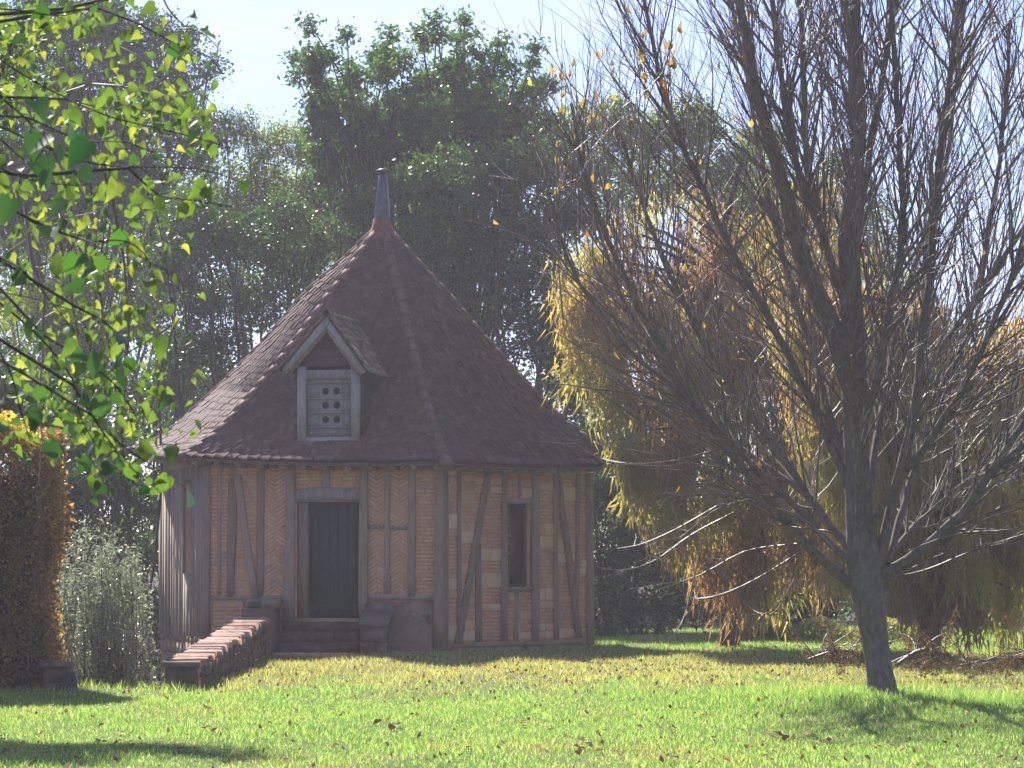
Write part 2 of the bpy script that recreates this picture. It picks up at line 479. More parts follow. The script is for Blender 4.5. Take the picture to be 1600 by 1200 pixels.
front = Facet(-42, 18)
right = Facet(18, 78)
left = Facet(-102, -42)
backs = [Facet(78, 138), Facet(138, 198), Facet(198, 258)]

dove = thing('dovecote', 'six sided half timbered brick dovecote with steep brown tiled roof, dormer and plank door', 'building', (BC.x, BC.y, 0))

TH = .30           # masonry thickness, brick faces stand 12 mm proud of the mortar
def wall_with_hole(f, name, hole, mat):
    g = Geo(); o, u, n, z = f.frame()
    z0, z1 = -1.6, WALL_TOP
    if hole is None:
        g.frame(o, u, n, z, (0, -TH, z0), (f.L, 0, z1))
    else:
        u0, u1, h0, h1 = hole
        g.frame(o, u, n, z, (0, -TH, z0), (u0, 0, z1))
        g.frame(o, u, n, z, (u1, -TH, z0), (f.L, 0, z1))
        g.frame(o, u, n, z, (u0, -TH, z0), (u1, 0, h0))
        g.frame(o, u, n, z, (u0, -TH, h1), (u1, 0, z1))
    g.build(name, mat, dove)
def px_rect(f, x0, y0, x1, y1):
    a = f.uz(x0, y0); b = f.uz(x1, y1)
    return a[0], b[0], min(a[1], b[1]), max(a[1], b[1])
door_hole = px_rect(front, 463, 966, 562, 784)
win_hole = px_rect(right, 790, 918, 830, 786)
slit_hole = px_rect(left, 290, 896, 303, 750)
wall_with_hole(front, 'wall', door_hole, M['mortar'])
wall_with_hole(right, 'wall', win_hole, M['mortar'])
wall_with_hole(left, 'wall', slit_hole, M['mortar'])
for f in backs: wall_with_hole(f, 'wall', None, M['mortar'])
g = Geo()                                               # floor inside
pts = [tuple(ring(p, WR - .3, .40)) for p in PHI]
g.add(pts + [(BC.x, BC.y, .40)], T=[(k, (k + 1) % 6, 6) for k in range(6)])
g.build('floor', M['black'], dove)

# ---- timbers: quadrilaterals given in wall coordinates, standing proud of the brick
def timber(f, x0a, x0b, y0, x1a, x1b, y1, proud=.05, name='stud', mat=None, segs=6, wob=.008, parent=None, back=.02):
    """a hewn timber from (x0a..x0b, y0) to (x1a..x1b, y1) in photo pixels, made of slightly crooked segments"""
    a0, z0 = f.uz(x0a, y0); b0, _ = f.uz(x0b, y0); a1, z1 = f.uz(x1a, y1); b1, _ = f.uz(x1b, y1)
    o, u, n, z = f.frame()
    V = []
    ja = jb = 0
    for k in range(segs + 1):
        t = k / segs
        ja = ja * .6 + random.uniform(-wob, wob); jb = jb * .6 + random.uniform(-wob, wob)
        ua = a0 + (a1 - a0) * t + ja; ub = b0 + (b1 - b0) * t + jb; zz = z0 + (z1 - z0) * t
        pr = proud + random.uniform(-.005, .005)
        ch = min(.012, (ub - ua) * .2)
        for uu, w in ((ua, -back), (ua, pr - ch), (ua + ch, pr), (ub - ch, pr), (ub, pr - ch), (ub, -back)):
            V.append(tuple(o + u * uu + n * w + z * zz))
    Q = []
    for k in range(segs):
        for j in range(6):
            q = (j + 1) % 6
            Q.append((k * 6 + j, k * 6 + q, k * 6 + 6 + q, k * 6 + 6 + j))
    T = []
    for e in (0, segs):
        T += [(e * 6, e * 6 + j, e * 6 + j + 1) for j in range(1, 5)]
    gg = Geo(); gg.add(V, Q, T)
    me = gg.mesh(name, mat or M['timber'])
    return link(name, me, parent or dove)

T_Y = 727
F_, R_ = front, right
timber(F_, 358, 372, 748, 354, 366, 932)
timber(F_, 366, 377, 742, 395, 405, 934, proud=.068, name='brace')
timber(F_, 403, 413, T_Y, 401, 412, 932, proud=.042)
timber(F_, 449, 462, T_Y, 443, 461, 972, proud=.07, name='door_post')
timber(F_, 562, 575, T_Y, 562, 576, 975, proud=.07, name='door_post')
timber(F_, 505, 517, T_Y, 504, 516, 762)
timber(F_, 602, 609, T_Y, 602, 610, 928)
timber(F_, 639, 650, T_Y, 637, 650, 932, proud=.06)
timber(F_, 680, 694, T_Y, 680, 694, 1012, proud=.075, name='corner_post')
timber(F_, 320, 330, T_Y, 316, 328, 990, proud=.06, name='corner_post')
timber(F_, 341, 347, T_Y, 340, 345, 930, proud=.035)
timber(R_, 684, 697, T_Y, 684, 697, 1010, proud=.06, name='corner_post')
timber(R_, 713, 718, 732, 713, 719, 1000)
timber(R_, 757, 765, 735, 708, 718, 1006, proud=.07, name='brace', segs=9)
timber(R_, 742, 750, 850, 742, 751, 1003, proud=.04)
timber(R_, 783, 790, 732, 781, 790, 1003, proud=.06, name='window_post')
timber(R_, 830, 840, 732, 830, 840, 1002, proud=.06, name='window_post')
timber(R_, 809, 813, 734, 809, 813, 780, proud=.035)
timber(R_, 803, 809, 926, 802, 808, 1003, proud=.04)
timber(R_, 863, 869, 735, 864, 871, 1000)
timber(R_, 866, 872, 740, 897, 907, 996, proud=.07, name='brace', segs=9)
timber(R_, 899, 905, 733, 897, 903, 985, proud=.042)
timber(R_, 915, 924, T_Y, 915, 926, 1007, proud=.05, name='corner_post')

def rail(f, x0, x1, ya, yb, proud=.05, name='rail', mat=None, arch=0.0, segs=6, parent=None):
    """horizontal timber between pixel columns x0..x1, rows ya (top) .. yb (bottom)"""
    u0, zt0 = f.uz(x0, ya); u1, zt1 = f.uz(x1, ya); _, zb0 = f.uz(x0, yb); _, zb1 = f.uz(x1, yb)
    zt, zb = (zt0 + zt1) / 2, (zb0 + zb1) / 2
    o, u, n, z = f.frame(); V = []
    for k in range(segs + 1):
        t = k / segs; uu = u0 + (u1 - u0) * t
        up = arch * math.sin(math.pi * t)
        j1, j2 = random.uniform(-.006, .006), random.uniform(-.006, .006)
        for w, zz in ((-.02, zb + up * .6 + j2), (proud, zb + up * .6 + j2), (proud + .003, zt + up + j1), (-.02, zt + up + j1)):
            V.append(tuple(o + u * uu + n * w + z * zz))
    Q = [(k * 4 + j, k * 4 + (j + 1) % 4, k * 4 + 4 + (j + 1) % 4, k * 4 + 4 + j) for k in range(segs) for j in range(4)]
    Q += [(3, 2, 1, 0), tuple(segs * 4 + j for j in range(4))]
    gg = Geo(); gg.add(V, Q)
    return link(name, gg.mesh(name, mat or M['timber']), parent or dove)
rail(F_, 462.5, 561.5, 765, 784, .055, 'lintel', M['timber_pale'], arch=.035)
rail(R_, 790.5, 829.5, 779, 787, .05, 'lintel', M['timber_pale'])
rail(R_, 790.5, 829.5, 917, 924, .045, 'window_sill')
rail(F_, 576.5, 601.5, 820, 826, .028, 'rail')
rail(F_, 610.5, 638, 822, 828, .028, 'rail')
rail(F_, 577, 679, 928, 938, .045, 'sill_beam', segs=8)
rail(F_, 331, 443, 930, 938, .03, 'sill_beam', segs=8)
rail(R_, 698, 914, 1001, 1010, .035, 'sill_beam', M['plinth'], segs=12)
for f, nm in ((front, 'wall_plate'), (right, 'wall_plate'), (left, 'wall_plate')):
    g = Geo(); o, u, n, z = f.frame()
    g.frame(o, u, n, z, (-.03, -.1, WALL_TOP - .10), (f.L + .03, .085, WALL_TOP + .03), .004)
    g.build(nm, M['timber'], dove)

# ---- masonry pieces
class Pieces:
    """alike pieces: the ones that show largest become parts, the rest one joined part"""
    def __init__(s, name, rest_name, mat, mat_joined, meshes, limit=300):
        s.items = []; s.name, s.rest, s.mat, s.mj, s.meshes, s.limit = name, rest_name, mat, mat_joined, meshes, limit
    def add(s, Mx, size, score): s.items.append((score, Mx @ Matrix.Diagonal((*size, 1))))
    def build(s, parent):
        s.items.sort(key=lambda t: -t[0])
        for k, (sc, m) in enumerate(s.items[:s.limit]):
            put(s.name, s.meshes[k % len(s.meshes)], parent, m)
        rest = s.items[s.limit:]
        if rest:
            V, Q, T, A, n = [], [], [], [], 0
            base = []
            for me in s.meshes:
                base.append((np.array([v.co[:] for v in me.vertices]), [list(p.vertices) for p in me.polygons]))
            for k, (sc, m) in enumerate(rest):
                bv, bf = base[k % len(base)]
                mm = np.array(m)
                V.append(bv @ mm[:3, :3].T + mm[:3, 3])
                for q in bf: (Q if len(q) == 4 else T).append([x + n for x in q])
                A.append(np.full(len(bv), random.random())); n += len(bv)
            me = np_mesh(s.rest, np.concatenate(V), [np.array(Q)] + ([np.array(T)] if T else []), s.mj, False, np.concatenate(A))
            tag(link(s.rest, me, parent), kind='stuff')

def unit_block(name, mat, jit=.05, seed=0):
    """unit cuboid with chipped corners and a slightly pillowed face (x width, y depth outward, z height)"""
    rr = random.Random(seed)
    def j(): return rr.uniform(-jit, jit)
    V = [(-.5 + j(), -.5, -.5 + j()), (.5 + j(), -.5, -.5 + j()), (.5 + j(), -.5, .5 + j()), (-.5 + j(), -.5, .5 + j())]
    V += [(x * .97, .36, zz * .95) for x, _, zz in V]
    V += [(x * .90, .5 + rr.uniform(-.06, .06), zz * .80) for x, _, zz in V[:4]]
    Q = [(0, 1, 5, 4), (1, 2, 6, 5), (2, 3, 7, 6), (3, 0, 4, 7), (4, 5, 9, 8), (5, 6, 10, 9), (6, 7, 11, 10), (7, 4, 8, 11), (8, 9, 10, 11)]
    return np_mesh(name, V, [np.array(Q)], mat)
brick_meshes = [unit_block('brick', M['brick'], .03, k) for k in range(5)]
block_meshes = [unit_block('stone_block', M['block'], .03, 20 + k) for k in range(5)]

def frame_mat(f, u, z, w, ang=0.0):
    o, uu, n, zz = f.frame()
    Rm = Matrix((( uu.x, n.x, 0), (uu.y, n.y, 0), (0, 0, 1))).to_4x4()
    return Matrix.Translation(o + uu * u + n * w + zz * z) @ Rm @ Matrix.Rotation(ang, 4, 'Y')

bricks = Pieces('brick', 'brickwork', M['brick'], M['brick_joined'], brick_meshes)
def lay_brick(f, u, z, ang, L_, H_, score=1.0):
    bricks.add(frame_mat(f, u, z, -.006 + random.uniform(-.003, .003), ang + R(random.uniform(-2, 2))), (L_, .03 + random.uniform(0, .012), H_), score)

# front wall: slanting courses that meet like fishbones, in bays between the studs
fz0 = front.uz(500, 938)[1]; fz1 = WALL_TOP - .08
bay_px = [(332, 356, 0), (373, 402, 0), (413, 447, 1), (576, 602, 1), (609, 638, 1), (650, 680, 0)]
for x0, x1, herr in bay_px:
    u0 = front.uz(x0, 830)[0] - .035; u1 = front.uz(x1, 830)[0] + .035
    if not herr:
        z_ = fz0 + .03; row = 0
        while z_ < fz1:
            uu = u0 - (.1 if row % 2 else 0)
            while uu < u1:
                w = random.uniform(.17, .25)
                a, b = max(uu, u0), min(uu + w, u1)
                if b - a > .05: lay_brick(front, (a + b) / 2, z_, 0, b - a - .012, .047, .6)
                uu += w
            z_ += .06; row += 1
    else:
        bw = u1 - u0; half = bw / 2
        sgn = 1
        z_ = fz0 - .1
        ang = R(33)
        switch = front.uz(600, 824)[1]
        while z_ < fz1 + .12:
            sg = 1 if z_ > switch else -1
            for c in (0, 1):
                uc = u0 + half * (c + .5)
                L_ = half / math.cos(ang) * .96
                zz = z_ + (0 if c == 0 else .0)
                aa = (ang if c == 0 else -ang * .2) * sg if bw < .25 else (ang if c == 0 else -ang) * sg
                if fz0 < zz < fz1: lay_brick(front, uc, zz, aa, L_, .046, .9)
            z_ += .06 / math.cos(ang)
for x0, x1 in ((332, 445),):                                # brick base left of the door, behind the parapet
    u0 = front.uz(x0, 960)[0]; u1 = front.uz(x1, 960)[0]; z_ = -.2
    while z_ < fz0 - .05:
        uu = u0 - random.uniform(0, .1)
        while uu < u1:
            w = random.uniform(.17, .25); a, b = max(uu, u0), min(uu + w, u1)
            if b - a > .05: lay_brick(front, (a + b) / 2, z_, 0, b - a - .012, .047, .1)
            uu += w
        z_ += .06
for x0, x1 in ((463, 504), (517, 561)):                    # over the lintel
    u0 = front.uz(x0, 740)[0] - .02; u1 = front.uz(x1, 740)[0] + .02
    z_ = front.uz(500, 760)[1]
    while z_ < fz1:
        uu = u0
        while uu < u1:
            w = random.uniform(.17, .25); b = min(uu + w, u1)
            if b - uu > .05: lay_brick(front, (uu + b) / 2, z_, 0, b - uu - .012, .047, .7)
            uu += w
        z_ += .06

# right wall: bays of thin brick courses interrupted by squared sandstone blocks
blocks = Pieces('stone_block', 'blockwork', M['block'], M['block'], block_meshes, 290)
rz0 = right.uz(800, 1000)[1]; rz1 = WALL_TOP - .08
hu0, hu1, hz0, hz1 = win_hole
for x0, x1 in ((696, 714), (717, 742), (742, 784), (789, 810), (812, 831), (839, 865), (868, 900), (903, 917)):
    u0 = right.uz(x0, 850)[0]; u1 = right.uz(x1, 850)[0]
    z_ = rz0
    while z_ < rz1 - .03:
        if random.random() < .42:
            h = random.choice((.13, .17, .21, .26))
            n = 1 if u1 - u0 < .34 or random.random() < .3 else 2
            cuts = [u0] + sorted(u0 + (u1 - u0) * random.uniform(.35, .65) for _ in range(n - 1)) + [u1]
            for a, b in zip(cuts[:-1], cuts[1:]):
                zz = z_ + h / 2
                if z_ + h > rz1 or (hz0 - .03 < zz < hz1 + .03 and b > hu0 - .02 and a < hu1 + .02): continue
                blocks.add(frame_mat(right, (a + b) / 2, zz, 0, R(random.uniform(-1, 1))), (b - a - .016, .03 + random.uniform(0, .014), h - .016), 1)
            z_ += h
        else:
            for _ in range(random.choice((2, 3, 4, 5))):
                if z_ > rz1 - .05: break
                uu = u0 - random.uniform(0, .1)
                while uu < u1:
                    w = random.uniform(.16, .25); a, b = max(uu, u0), min(uu + w, u1)
                    zz = z_ + .028
                    if b - a > .05 and not (hz0 - .04 < zz < hz1 + .04 and b > hu0 - .02 and a < hu1 + .02):
                        lay_brick(right, (a + b) / 2, zz, 0, b - a - .012, .046, .8)
                    uu += w
                z_ += .058
bricks.build(dove)
blocks.build(dove)

# plinth under the front and right walls and the stone skirt under the left wall
for f, zt, pr in ((front, front.uz(500, 939)[1] - .01, .03), (right, right.uz(800, 1010)[1] - .004, .045), (left, .38, .03)):
    g = Geo(); o, u, n, z = f.frame()
    z_ = -.75 if f is not left else -1.5
    while z_ < zt - .03:
        h = min(random.uniform(.15, .24), zt - z_)
        uu = 0.0
        if f is front:
            if z_ < -.7: g.frame(o, u, n, z, (door_hole[1] + .1, -.02, -.75), (f.L - .06, pr, zt), .004)
            z_ += h; continue
        while uu < f.L:
            w = random.uniform(.2, .45); b = min(uu + w, f.L)
            if not (f is front and uu < door_hole[1] + .02):
                g.frame(o, u, n, z, (uu + .006, -.02, z_ + .006), (b - .006, pr + random.uniform(-.008, .008), z_ + h - .006), .006)
            uu += w
        z_ += h
    tag(g.build('plinth_stones', M['plinth'], dove), kind='stuff')

# ---- left wall: weathered vertical planks with a tall slit window
o, u, n, z = left.frame()
uu = 0.0
zb = left.uz(310, 998)[1]
while uu < left.L - .02:
    w = random.uniform(.17, .30)
    b = min(uu + w, left.L)
    if b > left.L - .12: b = left.L
    segs = [(zb + random.uniform(-.04, .04), WALL_TOP - .1)]
    if b > slit_hole[0] and uu < slit_hole[1]:
        for a_, b_ in ((uu, slit_hole[0]), (slit_hole[1], b)):
            if b_ - a_ > .03:
                g = Geo(); g.frame(o, u, n, z, (a_ + .004, .0, segs[0][0]), (b_ - .004, .05, segs[0][1]), .003); g.build('wall_plank', M['timber'], dove)
        a_, b_ = max(uu, slit_hole[0]), min(b, slit_hole[1])
        for za, zc in ((segs[0][0], slit_hole[2]), (slit_hole[3], segs[0][1])):
            g = Geo(); g.frame(o, u, n, z, (a_ + .004, .0, za), (b_ - .004, .046, zc), .003); g.build('wall_plank', M['timber'], dove)
    else:
        g = Geo(); g.frame(o, u, n, z, (uu + .004, .0, segs[0][0]), (b - .004, .045 + random.uniform(0, .02), segs[0][1]), .004)
        g.build('wall_plank', M['timber'], dove)
    uu = b
g = Geo(); g.frame(o, u, n, z, (slit_hole[0] + .005, -.2, slit_hole[2] + .005), (slit_hole[1] - .005, -.17, slit_hole[3] - .005))
g.build('slit_window', M['glass'], dove)

# ---- door
o, u, n, z = front.frame()
d0, d1, dz0, dz1 = door_hole
g = Geo()
g.frame(o, u, n, z, (d0 + .005, -.20, dz0 + .003), (d1 - .005, -.17, dz1 - .003))
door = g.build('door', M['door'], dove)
g = Geo(); split = front.uz(480, 880)[0]
g.frame(o, u, n, z, (d0 + .004, -.165, dz0 + .004), (split, -.03, dz1 - .01), .004)
g.build('door_jamb', M['timber'], door)
uu = split + .004; k = 0
while uu < d1 - .03:
    w = random.uniform(.13, .17); b = min(uu + w, d1 - .008)
    if d1 - b < .06: b = d1 - .008
    g = Geo()
    g.frame(o, u, n, z, (uu + .003, -.168, dz0 + .01), (b - .003, -.14 + random.uniform(0, .012), dz1 - .012), .002)
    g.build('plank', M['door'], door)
    uu = b; k += 1
g = Geo(); g.frame(o, u, n, z, (split + .01, -.138, dz0 + .12), (d1 - .02, -.115, dz0 + .22), .003)
g.build('door_rail', M['door'], door)
g = Geo(); g.tube([o + u * (d1 - .12) + n * w + z * (dz0 + .85 + q) for w, q in ((-.13, 0), (-.10, 0), (-.095, .05), (-.10, .10), (-.13, .10))], [.008] * 5, 5)
g.build('door_handle', M['iron'], door)

# ---- window with a barred shutter leaf standing inside
o, u, n, z = right.frame()
h0, h1, z0, z1 = win_hole
g = Geo()
for a, b, c, d in ((h0 + .003, h0 + .04, z0 + .003, z1 - .003), (h1 - .04, h1 - .003, z0 + .003, z1 - .003), (h0 + .042, h1 - .042, z1 - .045, z1 - .004), (h0 + .042, h1 - .042, z0 + .004, z0 + .05)):
    g.frame(o, u, n, z, (a, -.16, c), (b, -.10, d), .002)
window = g.build('window', M['dark_wood'], dove)
g = Geo(); g.frame(o, u, n, z, (h0 + .04, -.145, z0 + .045), (h1 - .04, -.14, z1 - .045))
g.build('pane', M['glass'], window)
for k in range(2):
    g = Geo(); uu = h0 + .09 + k * .075
    g.frame(o, u, n, z, (uu, -.095, z0 + .05), (uu + .022, -.08, z1 - .1), .004)
    g.build('bar', M['timber'], window)
for k in range(9):
    g = Geo(); zz = z0 + .12 + k * .14
    g.frame(o, u, n, z, (h0 + .05, -.079, zz), (h0 + .19, -.068, zz + .035), .012)
    g.build('slat', M['timber'], window)

# ------------------------------------------------------------------ roof
EAVE = {18: (4.25, 3.08), 78: (4.20, 3.13), 138: (4.2, 3.15), 198: (4.2, 3.2), 258: (4.22, 3.44), -42: (4.27, 3.17)}
EAVE[318] = EAVE[-42]
APEX = Vector((-2.18, 50.0, 7.22))
PROF_S = np.array([0, .142, .307, .42, .51, .637, .705, .82, .92, 1.0])
PROF_H = np.array([1, .842, .668, .532, .436, .298, .23, .132, .064, 0.0])
PROF = {-42: ([0, .14, .287, .473, .648, .764, .83, .92, 1], [1, .828, .668, .452, .272, .157, .096, .04, 0]),
        258: ([0, .14, .283, .47, .632, .766, .862, .93, 1], [1, .842, .712, .472, .294, .159, .063, .02, 0])}
PROF[318] = PROF[-42]
def corner(phi):
    r_, z_ = EAVE[phi]
    v = ring(phi, r_, z_)
    return v, PROF.get(phi, (PROF_S, PROF_H))
def prof(P_, s):
    f = lambda q: float(np.interp(min(1, max(0, q)), P_[0], P_[1]))
    return 0.0 if s >= .999 else .4 * f(s) + .3 * f(s + .035) + .3 * f(s - .035)
def roof_pt(c0, c1, s, t, lift=0.0):
    """s: 0 apex .. 1 eave; t: 0..1 across the facet"""
    p0, p1 = c0[0], c1[0]
    e = p0.lerp(p1, t)
    sag = -.05 * math.sin(math.pi * t) * s                  # the eaves sag a little between the corners
    h = prof(c0[1], s) * (1 - t) + prof(c1[1], s) * t
    x = APEX.x + (e.x - APEX.x) * s; y = APEX.y + (e.y - APEX.y) * s
    return Vector((x, y, e.z + (APEX.z - e.z) * h + sag + lift))
phis = [-42, 18, 78, 138, 198, 258, 318]
tile_meshes = []
for k in range(5):
    rr = random.Random(50 + k)
    V = [(-.5, 0, 0), (.5, 0, 0), (.5, -1, 0), (-.5, -1, 0)]
    top = [(-.5, 0, 1), (.5, 0, 1), (.5, -1 + rr.uniform(-.05, .05), 1), (0, -1.03 + rr.uniform(-.04, .04), 1.25), (-.5, -1 + rr.uniform(-.05, .05), 1)]
    Vv = V + top
    Q = [(4, 8, 7, 7), ]
    Q = [(0, 4, 5, 1)[::-1], (1, 5, 6, 2)[::-1], (3, 8, 4, 0)[::-1], (0, 1, 2, 3)[::-1]]
    T = [(4, 8, 7), (4, 7, 5), (5, 7, 6), (2, 6, 7), (3, 2, 7), (3, 7, 8)]
    tile_meshes.append(np_mesh('roof_tile', Vv, [np.array(Q), np.array(T)], M['tile']))
tiles = Pieces('roof_tile', 'roof_tiling', M['tile'], M['tile_joined'], tile_meshes)

# dormer volume, used to keep tiles out of it
DN = front.n; DU = front.u
DD = 3.30 - WR * math.cos(R(30))                       # face of the dormer, measured outwards from the front wall plane
def dorm_uz(px, py, off=DD): return front.uz(px, py, off)
dl = dorm_uz(465, 600)[0]; dr = dorm_uz(561, 600)[0]
db = dorm_uz(513, 692)[1]; dt = dorm_uz(513, 578)[1]
ap_u, ap_z = dorm_uz(513, 494)
ga_l = dorm_uz(443, 578); ga_r = dorm_uz(574, 581)
def in_dormer(p):
    q = p - front.a; uu = q.dot(DU); ww = q.dot(DN)
    return dl + .03 < uu < dr - .03 and ww < DD and p.z < dt + .3

for f_i in range(6):
    c0, c1 = corner(phis[f_i]), corner(phis[f_i + 1])
    p0, p1 = c0[0], c1[0]
    visible = f_i in (0, 1, 5)
    S = [0.0]
    # under-surface (boards)
    ns, ntt = 24, 6
    V = []; Q = []
    for a in range(ns + 1):
        for b in range(ntt + 1):
            V.append(tuple(roof_pt(c0, c1, max(.02, a / ns), b / ntt, -.035)))
    for a in range(ns):
        for b in range(ntt):
            q = a * (ntt + 1) + b
            Q.append((q, q + ntt + 1, q + ntt + 2, q + 1))
    g = Geo(); g.add(V, Q); g.build('roof_boarding', M['dark_wood'], dove)
    # arc length table down the middle of the facet
    ss_ = np.linspace(.03, 1, 200)
    pts = [roof_pt(c0, c1, s, .5) for s in ss_]
    arc = np.concatenate([[0], np.cumsum([(pts[k + 1] - pts[k]).length for k in range(199)])])
    expo = .142
    nrow = int(arc[-1] / expo)
    out_n = Vector(((p1 - p0).y, -(p1 - p0).x, 0)).normalized()
    for r_ in range(nrow + 1):
        d_hi = arc[-1] - r_ * expo                       # lower edge of the row
        d_lo = d_hi - expo * 1.35
        if d_lo < 0: continue
        s1 = float(np.interp(d_hi, arc, ss_)); s0 = float(np.interp(d_lo, arc, ss_))
        width = (p1 - p0).length * s1
        nt_ = max(1, int(round(width / .175)))
        offs = (.5 if r_ % 2 else 0)
        for k in range(nt_ + (1 if offs else 0)):
            t0 = max(0, (k - offs) / nt_); t1 = min(1, (k + 1 - offs) / nt_)
            if t1 - t0 < .1 / nt_: continue
            tm = (t0 + t1) / 2
            a = roof_pt(c0, c1, s0, tm); b = roof_pt(c0, c1, s1, tm)
            if f_i == 0 and in_dormer(b): continue
            ax = (p1 - p0).normalized(); ay = (a - b); ln = ay.length; ay.normalize()
            az = ax.cross(ay).normalized(); ax = ay.cross(az)
            lift = .012 + random.uniform(-.004, .008)
            w = width * (t1 - t0)
            Mx = Matrix((ax, ay, az)).transposed().to_4x4()
            tilt = Matrix.Rotation(R(random.gauss(0, 2.4)), 4, 'Z') @ Matrix.Rotation(R(-3.4 + random.uniform(-1.2, 1.2)), 4, 'X')
            sc = Matrix.Diagonal((w * .975, ln, .026 + random.uniform(0, .008), 1))
            m_ = Matrix.Translation(a + az * lift + ay * random.uniform(-.012, .012)) @ Mx @ tilt
            score = (5 if visible else 0) + s1 + (.3 if f_i == 5 else 0)
            tiles.items.append((score, m_ @ sc))
tiles.build(dove)

# hip tiles
def half_round(name, mat, L_=.34, r0=.070, r1=.088, seg=6, th=.016):
    V = []
    for y_, rr in ((0, r0), (-L_, r1)):
        for k in range(seg + 1):
            a = math.pi * k / seg
            V.append((-math.cos(a) * rr, y_, math.sin(a) * rr * .8))
        for k in range(seg + 1):
            a = math.pi * k / seg
            V.append((-math.cos(a) * (rr - th), y_, math.sin(a) * (rr - th) * .8))
    n_ = seg + 1; Q = []
    for k in range(seg):
        Q.append((k, k + 1, 2 * n_ + k + 1, 2 * n_ + k))
        Q.append((n_ + k, 3 * n_ + k, 3 * n_ + k + 1, n_ + k + 1))
        Q.append((2 * n_ + k, 2 * n_ + k + 1, 3 * n_ + k + 1, 3 * n_ + k))
        Q.append((k, n_ + k, n_ + k + 1, k + 1))
    return np_mesh(name, V, [np.array(Q)], mat)
hip_me = half_round('hip_tile', M['hip'])
for k in range(6):
    p0 = corner(phis[k]); 
    ss_ = np.linspace(.035, 1, 120)
    pts = [roof_pt(p0, p0, s, 0, .0) for s in ss_]
    arc = np.concatenate([[0], np.cumsum([(pts[q + 1] - pts[q]).length for q in range(119)])])
    d = 0.0
    while d < arc[-1] - .02:
        sa = float(np.interp(d, arc, ss_)); sb = float(np.interp(min(arc[-1], d + .3), arc, ss_))
        a, b = roof_pt(p0, p0, sa, 0), roof_pt(p0, p0, sb, 0)
        ay = (a - b).normalized(); ax = ay.cross(Vector((0, 0, 1))).normalized(); az = ax.cross(ay)
        put('hip_tile', hip_me, dove, Matrix.Translation(a + az * (.002 + random.uniform(-.004, .006))) @ Matrix((ax, ay, az)).transposed().to_4x4() @ Matrix.Rotation(R(-1.6 + random.uniform(-.4, .4)), 4, 'X') @ Matrix.Rotation(R(random.uniform(-3, 3)), 4, 'Z'))
        d += .29
# moulded end blocks at the hip feet
for k in (0, 1, 2, 5):
    c = corner(phis[k])[0]; d = Vector((c.x - BC.x, c.y - BC.y, 0)).normalized(); sd = Vector((-d.y, d.x, 0))
    g = Geo(); g.frame(c, sd, d, Vector((0, 0, 1)), (-.09, -.14, -.075), (.09, .03, .04), .012)
    g.build('hip_foot', M['hip'], dove)
# fascia / rafter feet under the eaves
for f_i in (0, 1, 5):
    c0, c1 = corner(phis[f_i]), corner(phis[f_i + 1])
    p0, p1 = c0[0], c1[0]
    e = (p1 - p0); nrm = Vector((e.y, -e.x, 0)).normalized()
    for k in range(12):
        t = (k + .5) / 12
        c = roof_pt(c0, c1, 1, t, -.085)
        g = Geo(); g.frame(c, e.normalized(), nrm, Vector((0, 0, 1)), (-.035, -.5, -.03), (.035, -.05, .035), .004)
        g.build('rafter_foot', M['timber'], dove)
    V = []
    for k in range(9):
        c = roof_pt(c0, c1, 1, k / 8, 0)
        for off, zz in ((-.045, -.05), (-.02, -.05), (-.02, -.012), (-.045, -.012)):
            V.append(tuple(c + nrm * off + Vector((0, 0, zz))))
    Q = [(q * 4 + j, q * 4 + (j + 1) % 4, q * 4 + 4 + (j + 1) % 4, q * 4 + 4 + j) for q in range(8) for j in range(4)]
    g = Geo(); g.add(V, Q); g.build('eaves_board', M['timber'], dove)

# finial: six sided tapering lead spike with a cap on a terracotta collar
def lathe(g, c, prof, sides, rot=0.0, lean=(0, 0)):
    z_b = prof[0][1]
    V = []
    for r_, zz in prof:
        for k in range(sides):
            a = 2 * math.pi * k / sides + rot
            V.append((c.x + lean[0] * (zz - z_b) + r_ * math.cos(a), c.y + lean[1] * (zz - z_b) + r_ * math.sin(a), zz))
    Q = [(q * sides + j, q * sides + (j + 1) % sides, (q + 1) * sides + (j + 1) % sides, (q + 1) * sides + j) for q in range(len(prof) - 1) for j in range(sides)]
    V.append((c.x + lean[0] * (prof[-1][1] - z_b), c.y, prof[-1][1]))
    T = [((len(prof) - 1) * sides + j, (len(prof) - 1) * sides + (j + 1) % sides, len(V) - 1) for j in range(sides)]
    g.add(V, Q, T)
g = Geo(); lathe(g, APEX, [(.30, 6.93), (.24, 7.02), (.17, 7.16), (.15, 7.28), (.13, 7.3)], 12); g.build('finial_collar', M['terracotta'], dove)
g = Geo(); lathe(g, APEX, [(.145, 7.29), (.125, 7.55), (.085, 7.90), (.075, 8.06)], 6, .3, (.01, 0)); fin = g.build('finial', M['lead'], dove)
g = Geo(); lathe(g, APEX + Vector((.008, 0, 0)), [(.08, 8.055), (.115, 8.075), (.12, 8.10), (.05, 8.125), (.01, 8.13)], 8, .3); g.build('finial_cap', M['lead'], fin)
g = Geo(); lathe(g, APEX + Vector((-.115, -.02, 0)), [(.02, 7.77), (.028, 7.785), (.02, 7.80)], 6); g.build('finial_clip', M['lead'], fin)

